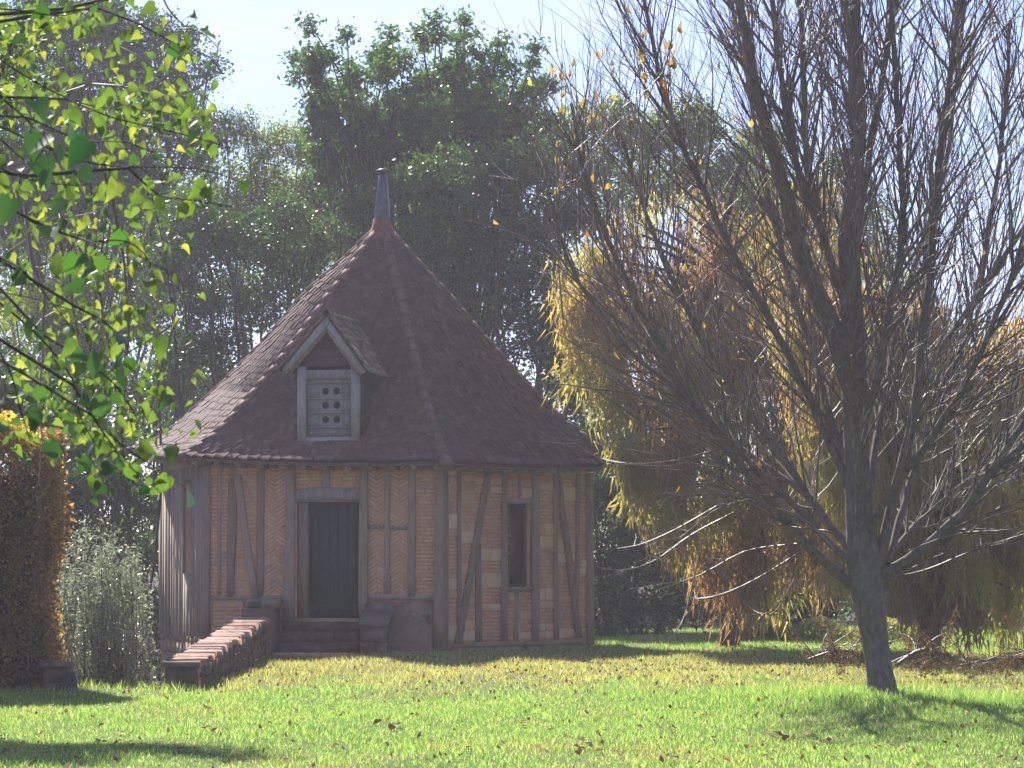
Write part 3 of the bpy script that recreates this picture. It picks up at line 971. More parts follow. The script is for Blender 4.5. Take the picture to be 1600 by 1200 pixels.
# ---- dormer
fo = front.a
Z3 = Vector((0, 0, 1))
def dbox(name, lo, hi, mat, parent, jit=.003):
    g = Geo(); g.frame(fo, DU, DN, Z3, lo, hi, jit); return g.build(name, mat, parent)
pw = dorm_uz(477, 600)[0] - dl
g = Geo()                                                # body: cheeks and back
g.frame(fo, DU, DN, Z3, (dl + .005, -2.2, db), (dl + .05, DD - .10, dt + .02))
g.frame(fo, DU, DN, Z3, (dr - .05, -2.2, db), (dr - .005, DD - .10, dt + .02))
g.frame(fo, DU, DN, Z3, (dl + .052, DD - .5, db), (dr - .052, DD - .46, ap_z - .35))
dormer = g.build('dormer', M['dark_wood'], dove)
dbox('dormer_post', (dl, DD - .10, db), (dl + pw, DD + .01, dt + .06), M['timber_pale'], dormer, .006)
dbox('dormer_post', (dr - pw, DD - .10, db), (dr, DD + .01, dt + .06), M['timber_pale'], dormer, .006)
rt = dorm_uz(513, 592)[1]
dbox('dormer_head', (dl + pw + .003, DD - .09, rt), (dr - pw - .003, DD + .0, dt), M['timber_pale'], dormer, .004)
sill_t = dorm_uz(513, 683)[1]
dbox('dormer_sill', (dl + pw + .003, DD - .09, db), (dr - pw - .003, DD + .004, sill_t), M['timber_pale'], dormer, .004)
# boards with flight holes: rows of boards, two holes each, cut as real openings
def holed_board(name, u0, u1, za, zb, holes, rad, w0, w1, mat, parent):
    """board with round holes: grid cells of two trapezoid fans round each hole"""
    g = Geo()
    N_ = 16
    def P3(uu, zz, ww): return tuple(fo + DU * uu + DN * ww + Z3 * zz)
    cuts = [u0] + [(holes[k] + holes[k + 1]) / 2 for k in range(len(holes) - 1)] + [u1]
    zc = (za + zb) / 2
    for k, hc in enumerate(holes):
        a, b = max(cuts[k], hc - .085) if k == 0 else cuts[k], min(cuts[k + 1], hc + .085) if k == len(holes) - 1 else cuts[k + 1]
        if k == 0 and a > u0: g.frame(fo, DU, DN, Z3, (u0, w0, za), (a, w1, zb))
        if k == len(holes) - 1 and b < u1: g.frame(fo, DU, DN, Z3, (b, w0, za), (u1, w1, zb))
        ringp = [(hc + rad * math.cos(2 * math.pi * q / N_), zc + rad * math.sin(2 * math.pi * q / N_)) for q in range(N_)]
        outer = []
        for q in range(N_):
            c_, s_ = math.cos(2 * math.pi * q / N_), math.sin(2 * math.pi * q / N_)
            hx = (b - hc) if c_ > 0 else (hc - a); hz = (zb - zc)
            t = min(hx / abs(c_) if abs(c_) > 1e-6 else 9, hz / abs(s_) if abs(s_) > 1e-6 else 9)
            if q % 4 == 2:                                  # snap the diagonals to the corners
                outer.append((b if c_ > 0 else a, zb if s_ > 0 else za))
            else: outer.append((hc + c_ * t, zc + s_ * t))
        V = [P3(x, y, w1) for x, y in ringp] + [P3(x, y, w1) for x, y in outer] + [P3(x, y, w0) for x, y in ringp]
        Q = []
        for q in range(N_):
            r_ = (q + 1) % N_
            Q.append((q, r_, N_ + r_, N_ + q)[::-1]); Q.append((q, r_, 2 * N_ + r_, 2 * N_ + q))
        g.add(V, Q, a=.5)
    g.build(name, mat, parent)
iu0, iu1 = dl + pw + .006, dr - pw - .006
hx = [dorm_uz(507, 633)[0], dorm_uz(524.5, 633)[0]]
rows = [592, 622, 644, 668]
for k, (ya, yb) in enumerate(((600, 622), (622.6, 643.6), (644.4, 666))):
    za = dorm_uz(513, yb)[1]; zb_ = dorm_uz(513, ya)[1]
    holed_board('hole_board', iu0, iu1, za, zb_, hx, .056, DD - .075, DD - .05 - .006 * k, M['board'], dormer)
za, zb_ = sill_t + .003, dorm_uz(513, 666.6)[1]
dbox('board', (iu0, DD - .075, za), (iu1, DD - .05, zb_), M['board'], dormer)
dbox('board', (iu0, DD - .075, dorm_uz(513, 599.4)[1]), (iu1, DD - .04, rt - .002), M['board'], dormer)
for yy in (622, 644, 667):                                # landing ledges
    zz = dorm_uz(513, yy)[1]
    dbox('ledge', (iu0 + .01, DD - .048, zz - .012), (iu1 - .01, DD - .02, zz + .006), M['timber_pale'], dormer)
# boarded gable
gz_ = dt + .06; k = 0
hw_b = (dr - dl) / 2 + .06
while gz_ < ap_z - .12:
    h = .13
    zt_ = min(gz_ + h, ap_z - .05)
    def half(zz): return max(.02, hw_b * (ap_z - .02 - zz) / (ap_z - .02 - dt - .06))
    g = Geo(); V = []
    for ww in (DD - .10, DD - .06 - .004 * (k % 2)):
        for uu, zz in ((-half(gz_), gz_ + .004), (half(gz_), gz_ + .004), (half(zt_), zt_), (-half(zt_), zt_)):
            V.append(tuple(fo + DU * (ap_u + uu) + DN * ww + Z3 * zz))
    g.add(V, [(3, 2, 1, 0), (4, 5, 6, 7), (0, 1, 5, 4), (1, 2, 6, 5), (2, 3, 7, 6), (3, 0, 4, 7)])
    g.build('gable_board', M['dark_wood'], dormer)
    gz_ += h; k += 1
# bargeboards and little roof
for s_, (eu, ez) in ((-1, ga_l), (1, ga_r)):
    a = Vector((ap_u, 0, ap_z - .02)); b = Vector((eu, 0, ez))
    dv = (b - a).normalized(); L_ = (b - a).length
    ax = DU * dv.x + Z3 * dv.z
    up = Vector((0, 0, 0)) + DU * (-dv.z * (1 if s_ > 0 else -1)) + Z3 * (abs(dv.x))
    org = fo + DU * a.x + Z3 * a.z
    g = Geo(); g.frame(org, ax, DN, up, (.0, DD + .06, -.10), (L_, DD + .10, .0), .004); g.build('bargeboard', M['timber_pale'], dormer)
    g = Geo(); g.frame(org, ax, DN, up, (.02, DD + .02, -.145), (L_ - .06, DD + .057, -.035), .003); g.build('bargeboard', M['timber'], dormer)
    g = Geo(); g.frame(org, ax, DN, up, (.0, -2.1, .003), (L_ + .02, DD + .11, .025)); g.build('roof_slope', M['dark_wood'], dormer)
    # tiles: courses run along the slope, columns go back into the roof
    nr = 8
    for r_ in range(nr):
        d1_ = L_ + .06 - r_ * (L_ / nr); d0_ = d1_ - L_ / nr * 1.3
        ww = DD + .13; c_ = 0
        while ww > -1.7:
            w = random.uniform(.14, .19)
            lift = .03 + random.uniform(0, .016)
            g = Geo()
            V = []
            for zz in (lift, lift + .02):
                for al, wx in ((max(0, d0_), 0), (d1_ + random.uniform(-.015, .015), 1), (d1_ + random.uniform(-.015, .015), 2), (max(0, d0_), 3)):
                    wv = ww if wx < 2 else ww - w + .006
                    V.append(tuple(org + ax * al + DN * wv + up * (zz + (.012 if wx in (1, 2) else -.006))))
            g.add(V, [(3, 2, 1, 0), (4, 5, 6, 7), (0, 1, 5, 4), (1, 2, 6, 5), (2, 3, 7, 6), (3, 0, 4, 7)])
            # stop where the main roof swallows them
            mid = org + ax * d1_ + DN * (ww - w / 2)
            q = mid - APEX
            inr = -(ww - w / 2) + 0  # distance from wall plane
            s_here = (WR * math.cos(R(30)) + ww) / (4.25 * math.cos(R(30)))
            zr = 3.12 + 4.1 * float(np.interp(s_here, PROF_S, PROF_H))
            if mid.z > zr + .02: g.build('dormer_tile', M['tile_moss'], dormer)
            ww -= w
g = Geo(); 
for k in range(7):
    ww = DD + .14 - k * .27
    g.tube([fo + DU * ap_u + DN * (ww - q) + Z3 * (ap_z + .035 - .012 * (q > .1)) for q in (0, .14, .285)], [.062, .058, .052], 7)
g.build('ridge_tiles', M['tile_moss'], dormer)

# ------------------------------------------------------------------ bridge, steps and parapets
def px_x(px, Y): return (px - 800) / F_PX * Y
steps = thing('entrance_steps', 'dark brick steps rising from the lawn to the plank door of the dovecote', 'steps', (-3.05, 45.6, .05))
g = Geo(); g.box((-3.62, 45.05, -.9), (-2.36, 47.1, .105)); g.build('deck', M['step'], steps)
for (ya, yb, zt) in ((45.62, 47.05, .27), (46.1, 47.05, .43), (46.5, 47.0, .585)):
    x = -3.6
    while x < -2.42:
        w = random.uniform(.2, .3); b = min(x + w, -2.38)
        g = Geo(); g.box((x + .005, ya, zt - .155), (b - .005, yb, zt), .006); g.build('step_block', M['step'], steps)
        x = b
x = -3.6
while x < -2.42:                                         # brick edging of the deck, in the sun
    w = random.uniform(.20, .26); b = min(x + w, -2.38)
    put('brick', random.choice(brick_meshes), steps, Matrix.Translation(((x + b) / 2, 45.1, .118)) @ Matrix.Rotation(R(90), 4, 'X') @ Matrix.Diagonal((b - x - .012, .05, .16, 1)))
    put('brick', random.choice(brick_meshes), steps, Matrix.Translation(((x + b) / 2 + .05, 44.9, .075 )) @ Matrix.Rotation(R(90), 4, 'X') @ Matrix.Diagonal((b - x - .012, .06, .17, 1)))
    x = b

par = thing('brick_parapet', 'long low parapet wall with sunlit red brick coping leading to the door', 'wall', (-3.87, 40, 0))
PX0, PX1 = -4.09, -3.67
g = Geo(); 
def par_top(y): return .285 + (.62 - .285) * (y - 35.4) / (44.6 - 35.4)
V = []
for y in (35.4, 44.6):
    V += [(PX0 + .03, y, -1.5), (PX1 - .03, y, -1.5), (PX1 - .03, y, par_top(y) - .01), (PX0 + .03, y, par_top(y) - .01)]
g.add(V, [(0, 1, 2, 3), (7, 6, 5, 4), (1, 5, 6, 2), (4, 0, 3, 7), (3, 2, 6, 7)]); g.build('wall_core', M['mortar'], par)
# facing stones on the lawn side
g = Geo(); y = 35.4
row_z = 0
for row in range(4):
    y = 35.4
    while y < 44.6:
        w = random.uniform(.2, .42)
        zt = par_top(y) - .01 - row * .15; zb2 = zt - .14
        g.box((PX1 - .04, y + .008, zb2), (PX1 - .005 + random.uniform(-.01, .015), min(44.6, y + w) - .008, zt), .012)
        y += w
tag(g.build('facing_stones', M['stone'], par), kind='stuff')
y = 35.55; k = 0
cop = [unit_block('coping_brick', M['coping'], .06, 70 + q) for q in range(5)]
while y < 44.5:
    w = random.uniform(.19, .26) * 1.4
    put('coping_brick', cop[k % 5], par, Matrix.Translation(((PX0 + PX1) / 2 + random.uniform(-.02, .02), y + w / 2, par_top(y) + .035 + random.uniform(-.008, .008))) @ Matrix.Rotation(R(random.uniform(-2, 2)), 4, 'Z') @ Matrix.Rotation(R(90 + random.uniform(-2, 2)), 4, 'X') @ Matrix.Diagonal((PX1 - PX0 + random.uniform(0, .06), random.uniform(.06, .09), w - .006, 1)))
    y += w; k += 1
g = Geo(); g.box((-4.17, 44.55, .55), (-3.68, 45.15, .69), .015); g.build('coping_slab', M['coping_pale'], par)
for lo, hi in (((-4.14, 44.62, -1.3), (-3.70, 45.1, .54)), ((-4.1, 45.12, -1.3), (-3.66, 46.95, .80))):
    g = Geo(); g.box(lo, hi, .012); g.build('pier', M['stone'], par)
g = Geo(); g.box((-4.14, 45.9, .803), (-3.62, 46.9, .93), .015); g.build('dark_cap', M['plinth'], par)
# end pillar
def pillar(root, x0, x1, y0, y1, zb, zt, courses, mat=M['stone'], cap=True):
    z_ = zb; h = (zt - zb) / courses
    for c in range(courses):
        cut = random.uniform(.35, .65) if c % 2 else None
        xsx = [x0, x1] if cut is None else [x0, x0 + (x1 - x0) * cut, x1]
        for a, b in zip(xsx[:-1], xsx[1:]):
            g = Geo(); g.box((a + .004, y0 + random.uniform(0, .015), z_ + .004), (b - .004, y1, z_ + h - .004), .014); g.build('stone', mat, root)
        z_ += h
    if cap:
        g = Geo(); g.box((x0 - .03, y0 - .04, zt + .002), (x1 + .03, y1 + .03, zt + .065), .014); g.build('cap_stone', mat, root)
pillar(par, px_x(257, 35.1), px_x(305, 35.1), 35.0, 35.38, -.45, .27, 4)

rp = thing('stone_block_wall', 'short mossy stone parapet block right of the door steps', 'wall', (-2.2, 45.8, 0))
g = Geo()
pillar(rp, px_x(563, 45.3), px_x(601, 45.3) + .02, 45.25, 46.7, -.15, .52, 3, cap=False)
g = Geo(); 
V = [(-2.33, 45.2, .52), (-1.88, 45.2, .52), (-1.88, 46.75, .72), (-2.33, 46.75, .72)]
V += [(x, y, z + .085) for x, y, z in V]
g.add(V, [(3, 2, 1, 0), (4, 5, 6, 7), (0, 1, 5, 4), (1, 2, 6, 5), (2, 3, 7, 6), (3, 0, 4, 7)]); g.build('cap_stone', M['stone'], rp)
g = Geo(); g.box((-2.27, 46.35, .6), (-1.86, 46.62, .88), .03); g.build('stone', M['stone'], rp)

lp = thing('stone_pillar', 'small brown stone pillar with flat cap at the foot of the copper hedge', 'pillar', (px_x(87, 34.4), 34.5, 0))
pillar(lp, px_x(68, 34.3), px_x(106, 34.3), 34.3, 34.65, -.25, .30, 3)
g = Geo(); c = P(107, 1092, 34.2)
lathe(g, Vector((c.x, c.y, 0)), [(.12, -.1), (.105, .08), (.085, .2), (.06, .25)], 9, .2)
st = g.build('tree_stump', M['bark_dark']); tag(st, 'small dark stump leaning against the stone pillar', 'stump')

# ------------------------------------------------------------------ vegetation tools
def rand_dirs(n):
    v = RNG.normal(size=(n, 3)); return v / np.linalg.norm(v, axis=1)[:, None]

def leaves_mesh(name, C, size, mat, aspect=.6, droop=0.0, up=.0, kite=True, size_var=.35):
    """one bent kite per centre: 4 corners and a fold; each leaf an island"""
    n = len(C)
    d = rand_dirs(n); d[:, 2] = d[:, 2] * (1 - abs(droop)) - droop
    d /= np.linalg.norm(d, axis=1)[:, None]
    q = rand_dirs(n); q[:, 2] += up
    w = np.cross(d, q); w /= np.linalg.norm(w, axis=1)[:, None] + 1e-9
    nn = np.cross(d, w)
    s = size * (1 + RNG.uniform(-size_var, size_var, n))[:, None]
    base = C - d * s * .5; tip = C + d * s * .5
    mid = C + d * s * RNG.uniform(-.12, .08, n)[:, None] 
    fold = nn * s * RNG.uniform(.0, .16, n)[:, None]
    a = mid + w * s * aspect * .5 + fold; b = mid - w * s * aspect * .5 + fold
    V = np.stack([base, a, tip, b], 1).reshape(-1, 3)
    Q = (np.arange(n)[:, None] * 4 + np.array([0, 1, 2, 3])[None, :])
    # two triangles each, folded along the midrib
    T = np.concatenate([Q[:, [0, 1, 2]], Q[:, [0, 2, 3]]])
    return np_mesh(name, V, [T], mat)

def cloud(lobes, n, clump=.30, shell=.55, flat=.8):
    """leaf positions: clumps spread through ellipsoid lobes (x, y, z, rx, ry, rz), leaving gaps between clumps"""
    L = np.array(lobes, float)
    vol = (L[:, 3] * L[:, 4] * L[:, 5]) ** .75
    ncl = np.maximum(4, (vol / vol.sum() * n / 38).astype(int))
    out = []
    for lb, k in zip(L, ncl):
        dirs = rand_dirs(k)
        rad = (shell + (1 - shell) * RNG.random(k) ** .7)
        inner = RNG.random(k) < .25; rad[inner] *= RNG.random(inner.sum())
        cen = lb[:3] + dirs * rad[:, None] * lb[3:6]
        m = max(4, int(n * (vol[0] * 0 + 1) / ncl.sum()))
        cs = clump * RNG.uniform(.5, 1.35, k)
        pts = cen[:, None, :] + RNG.normal(size=(k, m, 3)) * cs[:, None, None] * np.array([1, 1, flat]) * .62
        out.append(pts.reshape(-1, 3))
    return np.concatenate(out)

def limb_path(a, b, n=6, bow=.12, rise=.3):
    a, b = np.array(a, float), np.array(b, float)
    L = np.linalg.norm(b - a)
    t = np.linspace(0, 1, n)[:, None]
    p = a + (b - a) * t
    p[:, 2] += (np.sin(t[:, 0] * math.pi) * rise * L * .25)
    j = RNG.normal(size=(n, 3)) * L * .025
    j[0] = j[-1] = 0
    return p + np.cumsum(j, 0) * np.sin(t * math.pi)

def leafy_tree(name, label, Y, base_px, lobes_px, n, leaf, mat, trunk_r=.16, fork=.35, group=None, clump=.34, depth=.8, aspect=.6, cat='tree', shell=.5, stems=1, twigs=14, ground_z=None, bark='bark_dark', up=0.0):
    """lobes_px: (px, py, radius px [, dY]) at depth Y"""
    k = Y / F_PX
    lobes = []
    for lb in lobes_px:
        px, py, r = lb[:3]; dy = lb[3] if len(lb) > 3 else RNG.uniform(-.5, .5) * r * k * 1.5
        p = P(px, py, Y)
        lobes.append((p.x, Y + dy, p.z, r * k, r * k * depth * 1.1, r * k * RNG.uniform(.8, 1.05)))
    bx = P(base_px, 0, Y).x
    bz = float(gz(bx, Y)) if ground_z is None else ground_z
    root = thing(name, label, cat, (bx, Y, bz), group)
    me = leaves_mesh('crown', cloud(lobes, n, clump, shell), leaf, mat, aspect, up=up)
    link('crown', me, root)
    top = max(l[2] for l in lobes)
    g = Geo()
    fk = []
    for s_ in range(stems):
        off = np.array([(s_ - (stems - 1) / 2) * .35, RNG.uniform(-.3, .3), 0])
        cxm = np.mean([l[0] for l in lobes])
        f_ = np.array([bx * .5 + cxm * .5, Y, bz + (top - bz) * fork]) + off * 2.0
        pts = limb_path(np.array([bx, Y, bz - .3]) + off, f_, 6, rise=0)
        g.tube(pts, np.linspace(trunk_r, trunk_r * .72, 6), 7)
        fk.append(f_)
    for lb in lobes:
        f_ = min(fk, key=lambda q: abs(q[0] - lb[0]))
        c = np.array(lb[:3])
        rr = trunk_r * .42
        pts = limb_path(f_, c, 6, rise=.25)
        g.tube(pts, np.linspace(rr, rr * .25, 6), 5)
        for _ in range(max(1, twigs // 5)):
            e = c + rand_dirs(1)[0] * np.array(lb[3:6]) * 1.0
            e[2] = max(e[2], c[2] - lb[5] * .4)
            i0 = RNG.integers(2, 6)
            g.tube(limb_path(pts[i0], e, 5, rise=.2), np.linspace(rr * .35, .008, 5), 3)
    g.build('trunk', M[bark], root)
    return root

def heart(name, mat, fold=.2, curl=.15):
    """heart shaped leaf, stem at the origin, tip towards -Z, unit length, front towards -Y"""
    out = [(0, 0), (.16, .10), (.36, .06), (.47, -.14), (.44, -.38), (.30, -.62), (.12, -.85), (0, -1.05)]
    V = []
    mid = [(0, 0), (0, -.14), (0, -.38), (0, -.62), (0, -.85), (0, -1.05)]
    for x, zz in mid: V.append((x, curl * zz * zz, zz))
    idx = {}
    for s_ in (1, -1):
        for j, (x, zz) in enumerate(out[1:-1]):
            V.append((s_ * x, curl * zz * zz - fold * abs(x), zz)); idx[(s_, j)] = len(V) - 1
    T = []
    for s_ in (1, -1):
        e = [idx[(s_, j)] for j in range(6)]
        tri = [(0, e[0], e[1]), (0, e[1], 1), (1, e[1], e[2]), (1, e[2], 2), (2, e[2], e[3]), (2, e[3], 3), (3, e[3], e[4]), (3, e[4], 4), (4, e[4], e[5]), (4, e[5], 5)]
        T += tri if s_ > 0 else [t[::-1] for t in tri]
    return np_mesh(name, V, [np.array(T)], mat, False)

# ------------------------------------------------------------------ background trees
def blob(x0, x1, y0, y1, r, n):
    return [(random.uniform(x0, x1), random.uniform(y0, y1), r * random.uniform(.7, 1.25)) for _ in range(n)]
GB = 'trees of the wood behind the dovecote'
# central evergreen oak
heads = []
for hx, ht, hb, w in ((465, 92, 120, 14), (492, 45, 200, 26), (520, 85, 230, 30), (548, 58, 240, 24), (575, 110, 250, 34), (603, 22, 240, 28), (635, 75, 250, 36), (660, 45, 240, 26), (684, 30, 240, 30), (712, 85, 260, 34),
                      (726, 30, 200, 15), (752, 75, 250, 30), (780, 60, 250, 30), (806, 110, 270, 32), (836, 66, 260, 20), (862, 130, 270, 26), (690, 150, 300, 38), (620, 160, 290, 36), (560, 170, 270, 34), (760, 170, 300, 40), (820, 190, 300, 36), (505, 170, 290, 28)):
    y = ht + w * .5; k = 0
    while y < hb:
        f = min(1.0, .45 + .35 * k)
        heads.append((hx + random.uniform(-6, 6) * k ** .5, y, w * f * random.uniform(.8, 1.15), random.uniform(-1.8, 1.8)))
        y += w * random.uniform(.75, 1.2); k += 1
leafy_tree('evergreen_oak', 'tall dark evergreen tree rising behind the roof spike with several rounded heads', 66, 655, heads, 62000, .12, M['leaf_oak'], .13, .30, GB, clump=.20, aspect=.5, stems=3, twigs=6, shell=.35)
leafy_tree('evergreen_oak', 'dark evergreen tree filling the left top corner, seen through the hanging leaves', 76, 60,
    [(25, 60, 60), (90, 60, 60), (160, 60, 55), (235, 45, 40), (285, 70, 38), (325, 105, 26), (210, 110, 60), (110, 140, 70), (20, 160, 70), (280, 150, 50), (200, 200, 70),
     (100, 230, 80), (10, 260, 70), (300, 225, 50), (190, 290, 80), (60, 330, 90), (345, 215, 24), (150, 15, 40), (60, 0, 40)],
    80000, .10, M['leaf_dark'], .22, .35, GB, clump=.32, stems=2, twigs=20, shell=.4)
leafy_tree('ash_tree', 'pale green feathery tree left of the roof spike, lit from behind', 74, 440,
    [(385, 200, 30), (420, 215, 34), (470, 225, 38), (520, 250, 42), (400, 270, 45), (460, 300, 55), (540, 310, 50), (380, 340, 50), (490, 240, 30), (560, 250, 36), (440, 370, 60), (350, 190, 22), (530, 390, 50)],
    30000, .085, M['leaf_light'], .12, .3, GB, clump=.32, stems=3)
leafy_tree('holm_oak', 'dark rounded tree directly behind the right slope of the roof', 62, 760,
    [(700, 290, 60), (780, 270, 60), (850, 260, 55), (670, 360, 50), (740, 370, 60), (820, 350, 65), (780, 450, 60), (850, 440, 60), (870, 530, 60), (820, 520, 50), (900, 600, 55), (640, 300, 40), (900, 330, 45), (910, 690, 50), (690, 420, 50)],
    38000, .09, M['leaf_dark'], .14, .25, GB, clump=.27, stems=3)
leafy_tree('ash_tree', 'yellow green tree filling the gap just behind and above the roof spike', 73, 640,
    [(560, 280, 40), (600, 300, 40), (650, 290, 40), (700, 310, 40), (590, 350, 45), (660, 350, 45), (540, 360, 45), (740, 290, 36), (500, 300, 40)], 20000, .09, M['leaf_light'], .1, .3, GB, clump=.28, stems=2)
leafy_tree('lime_tree', 'mid green tree far behind the hanging leaves at the left', 82, 130,
    [(-20, 380, 60), (60, 360, 60), (140, 360, 60), (220, 350, 55), (290, 320, 50), (20, 480, 65), (110, 470, 65), (200, 450, 60), (0, 580, 60), (340, 270, 40), (280, 420, 55), (370, 330, 40), (80, 560, 60), (-30, 280, 60)], 36000, .10, M['leaf_mid'], .14, .3, GB, clump=.3, stems=3)
leafy_tree('holm_oak', 'dark tree behind the sunlit left slope of the roof', 63, 380,
    [(290, 340, 55), (350, 380, 60), (420, 400, 55), (330, 460, 60), (400, 480, 50), (270, 430, 50), (290, 540, 50), (350, 550, 45), (450, 340, 40), (500, 370, 40), (560, 330, 35), (260, 600, 45), (470, 430, 40)],
    32000, .085, M['leaf_dark'], .14, .3, GB, clump=.28, stems=4, twigs=20)
leafy_tree('hazel_tree', 'bright green leafy tree low behind the left eave', 70, 250,
    [(200, 520, 45), (260, 540, 45), (300, 600, 45), (230, 620, 50), (160, 600, 50), (330, 620, 30), (180, 690, 40), (120, 540, 50), (240, 480, 40), (60, 620, 50), (60, 500, 60), (130, 440, 50)],
    26000, .075, M['leaf_light'], .09, .3, GB, clump=.28, stems=4)
leafy_tree('lime_tree', 'light green tree behind the bare shoots right of the tall evergreen', 76, 960,
    [(900, 190, 34), (950, 205, 38), (1000, 215, 45), (1050, 205, 45), (1100, 200, 40), (930, 270, 50), (1010, 290, 55), (1080, 280, 55), (1140, 260, 45), (960, 170, 24), (1075, 175, 26), (880, 240, 40), (1160, 330, 50)],
    30000, .09, M['leaf_mid'], .14, .3, GB, clump=.30, stems=2)
leafy_tree('lime_tree', 'sparse yellow green tree behind the crown of the bare tree', 82, 1290,
    [(1180, 240, 40), (1230, 300, 55), (1290, 330, 60), (1350, 400, 60), (1400, 460, 60), (1260, 420, 60), (1200, 380, 50), (1440, 520, 50), (1160, 300, 40), (1220, 230, 30), (1310, 260, 34), (1360, 330, 40), (1150, 430, 50), (1330, 500, 50)],
    34000, .09, M['leaf_mid'], .14, .3, GB, clump=.32, stems=2)
leafy_tree('hazel_tree', 'low green tree at the right edge of the picture behind the lawn', 78, 1560,
    [(1480, 620, 55), (1540, 590, 55), (1600, 570, 55), (1500, 700, 60), (1580, 700, 60), (1640, 640, 60), (1620, 780, 60), (1540, 800, 60), (1470, 780, 55), (1590, 880, 55), (1640, 930, 40), (1530, 900, 45)],
    30000, .085, M['leaf_mid'], .12, .25, GB, clump=.3, stems=3)
# understory behind
us = [('dark_shrub', 'dark evergreen shrub in shade right of the dovecote wall', 55.5, 990, [(950, 780, 45), (1010, 800, 45), (960, 870, 50), (1030, 880, 50), (960, 950, 50), (1030, 960, 45), (1070, 850, 45), (920, 700, 40), (1090, 930, 45), (990, 720, 45)], 22000),
      ('dark_shrub', 'dark shrub mass under the yellow cypress', 57, 1200, [(1120, 850, 50), (1180, 880, 50), (1240, 890, 50), (1300, 900, 50), (1150, 950, 45), (1220, 960, 40), (1290, 960, 40), (1130, 780, 50), (1230, 800, 50)], 20000),
      ('dark_shrub', 'dark shrub mass right of the bare trunk at the far lawn edge', 63, 1450, [(1360, 900, 45), (1420, 910, 45), (1480, 910, 45), (1540, 920, 45), (1390, 960, 35), (1460, 960, 35), (1530, 960, 35), (1600, 930, 45), (1420, 840, 50), (1520, 850, 50)], 18000),
      ('dark_shrub', 'dark laurel between the olive bush and the dovecote, left lobes added for shade', 53, 220, [(200, 760, 40), (240, 800, 30), (225, 870, 35), (230, 950, 35), (225, 1030, 35), (180, 820, 40), (150, 760, 40), (120, 830, 45), (100, 760, 45), (160, 900, 50), (140, 1000, 50), (60, 690, 45), (20, 640, 55), (-30, 620, 60), (-90, 580, 50), (-30, 570, 40), (-120, 640, 60), (95, 640, 30)], 42000),  # tall lobes at the far left are added to shade the plank wall
      ('dark_shrub', 'dark shrub behind the copper hedge top', 56, 80, [(30, 700, 60), (100, 700, 50), (170, 700, 40), (20, 600, 60), (90, 620, 50)], 14000)]
for nm, lab, Y, bx, lb, n in us:
    leafy_tree(nm, lab, Y, bx, lb, n, .08, M['leaf_dark'], .07, .3, 'dark shrubs round the lawn', clump=.22, cat='shrub', stems=3, twigs=6, ground_z=(-1.2 if bx < 300 else None))
# far belt that closes the gaps low down
for k, (x0, x1, yt, lab) in enumerate([(-80, 420, 280, 'far dark woodland belt at the left'), (400, 950, 330, 'far dark woodland belt behind the roof'), (900, 1380, 300, 'far dark woodland belt behind the cypress'), (1250, 1700, 620, 'far dark woodland belt at the right')]):
    pts = []
    lb = []
    for _ in range(38):
        px = random.uniform(x0, x1); py = random.uniform(yt, 960)
        p = P(px, py, 92); lb.append((p.x, 92 + random.uniform(-3, 3), p.z, 1.5, 1.5, 1.4))
    me = leaves_mesh('far_woodland', cloud(lb, 30000, .5, .4), .17, M['leaf_dark'] if k != 2 else M['leaf_mid'], .6)
    o = link('far_woodland', me); tag(o, kind='stuff', label=lab, cat='woodland')
# slim bare stems in front of the wood
for k, (px, yt, Y, w, lab) in enumerate([(300, 545, 58, 5, 'slim dark stem left of the roof, leaning slightly'), (345, 560, 59, 4, 'slimmer dark stem close beside the sunlit roof slope'), (118, 330, 48, 3, 'thin upright stem behind the hanging leaves'), (182, 420, 49, 3, 'thin upright stem between hanging leaves and eave'), (210, 380, 50, 3, 'tallest thin stem nearest the left eave')]):
    a = P(px, 900, Y); b = P(px + random.uniform(-12, 12), yt - 220, Y)
    rt_ = thing('sapling', lab, 'tree', (a.x, Y, -1.0), 'slim stems before the wood')
    g = Geo(); pts = limb_path((a.x, Y, -1.2), b, 9, rise=0); kk = Y / F_PX
    g.tube(pts, np.linspace(w * kk, w * kk * .4, 9), 6)
    for _ in range(14):
        i0 = RNG.integers(3, 9); e = pts[i0] + np.array([RNG.uniform(-.8, .8), RNG.uniform(-.5, .5), RNG.uniform(.2, 1.1)])
        g.tube(limb_path(pts[i0], e, 4), np.linspace(w * kk * .3, .004, 4), 3)
    g.build('trunk', M['bark_dark'], rt_)

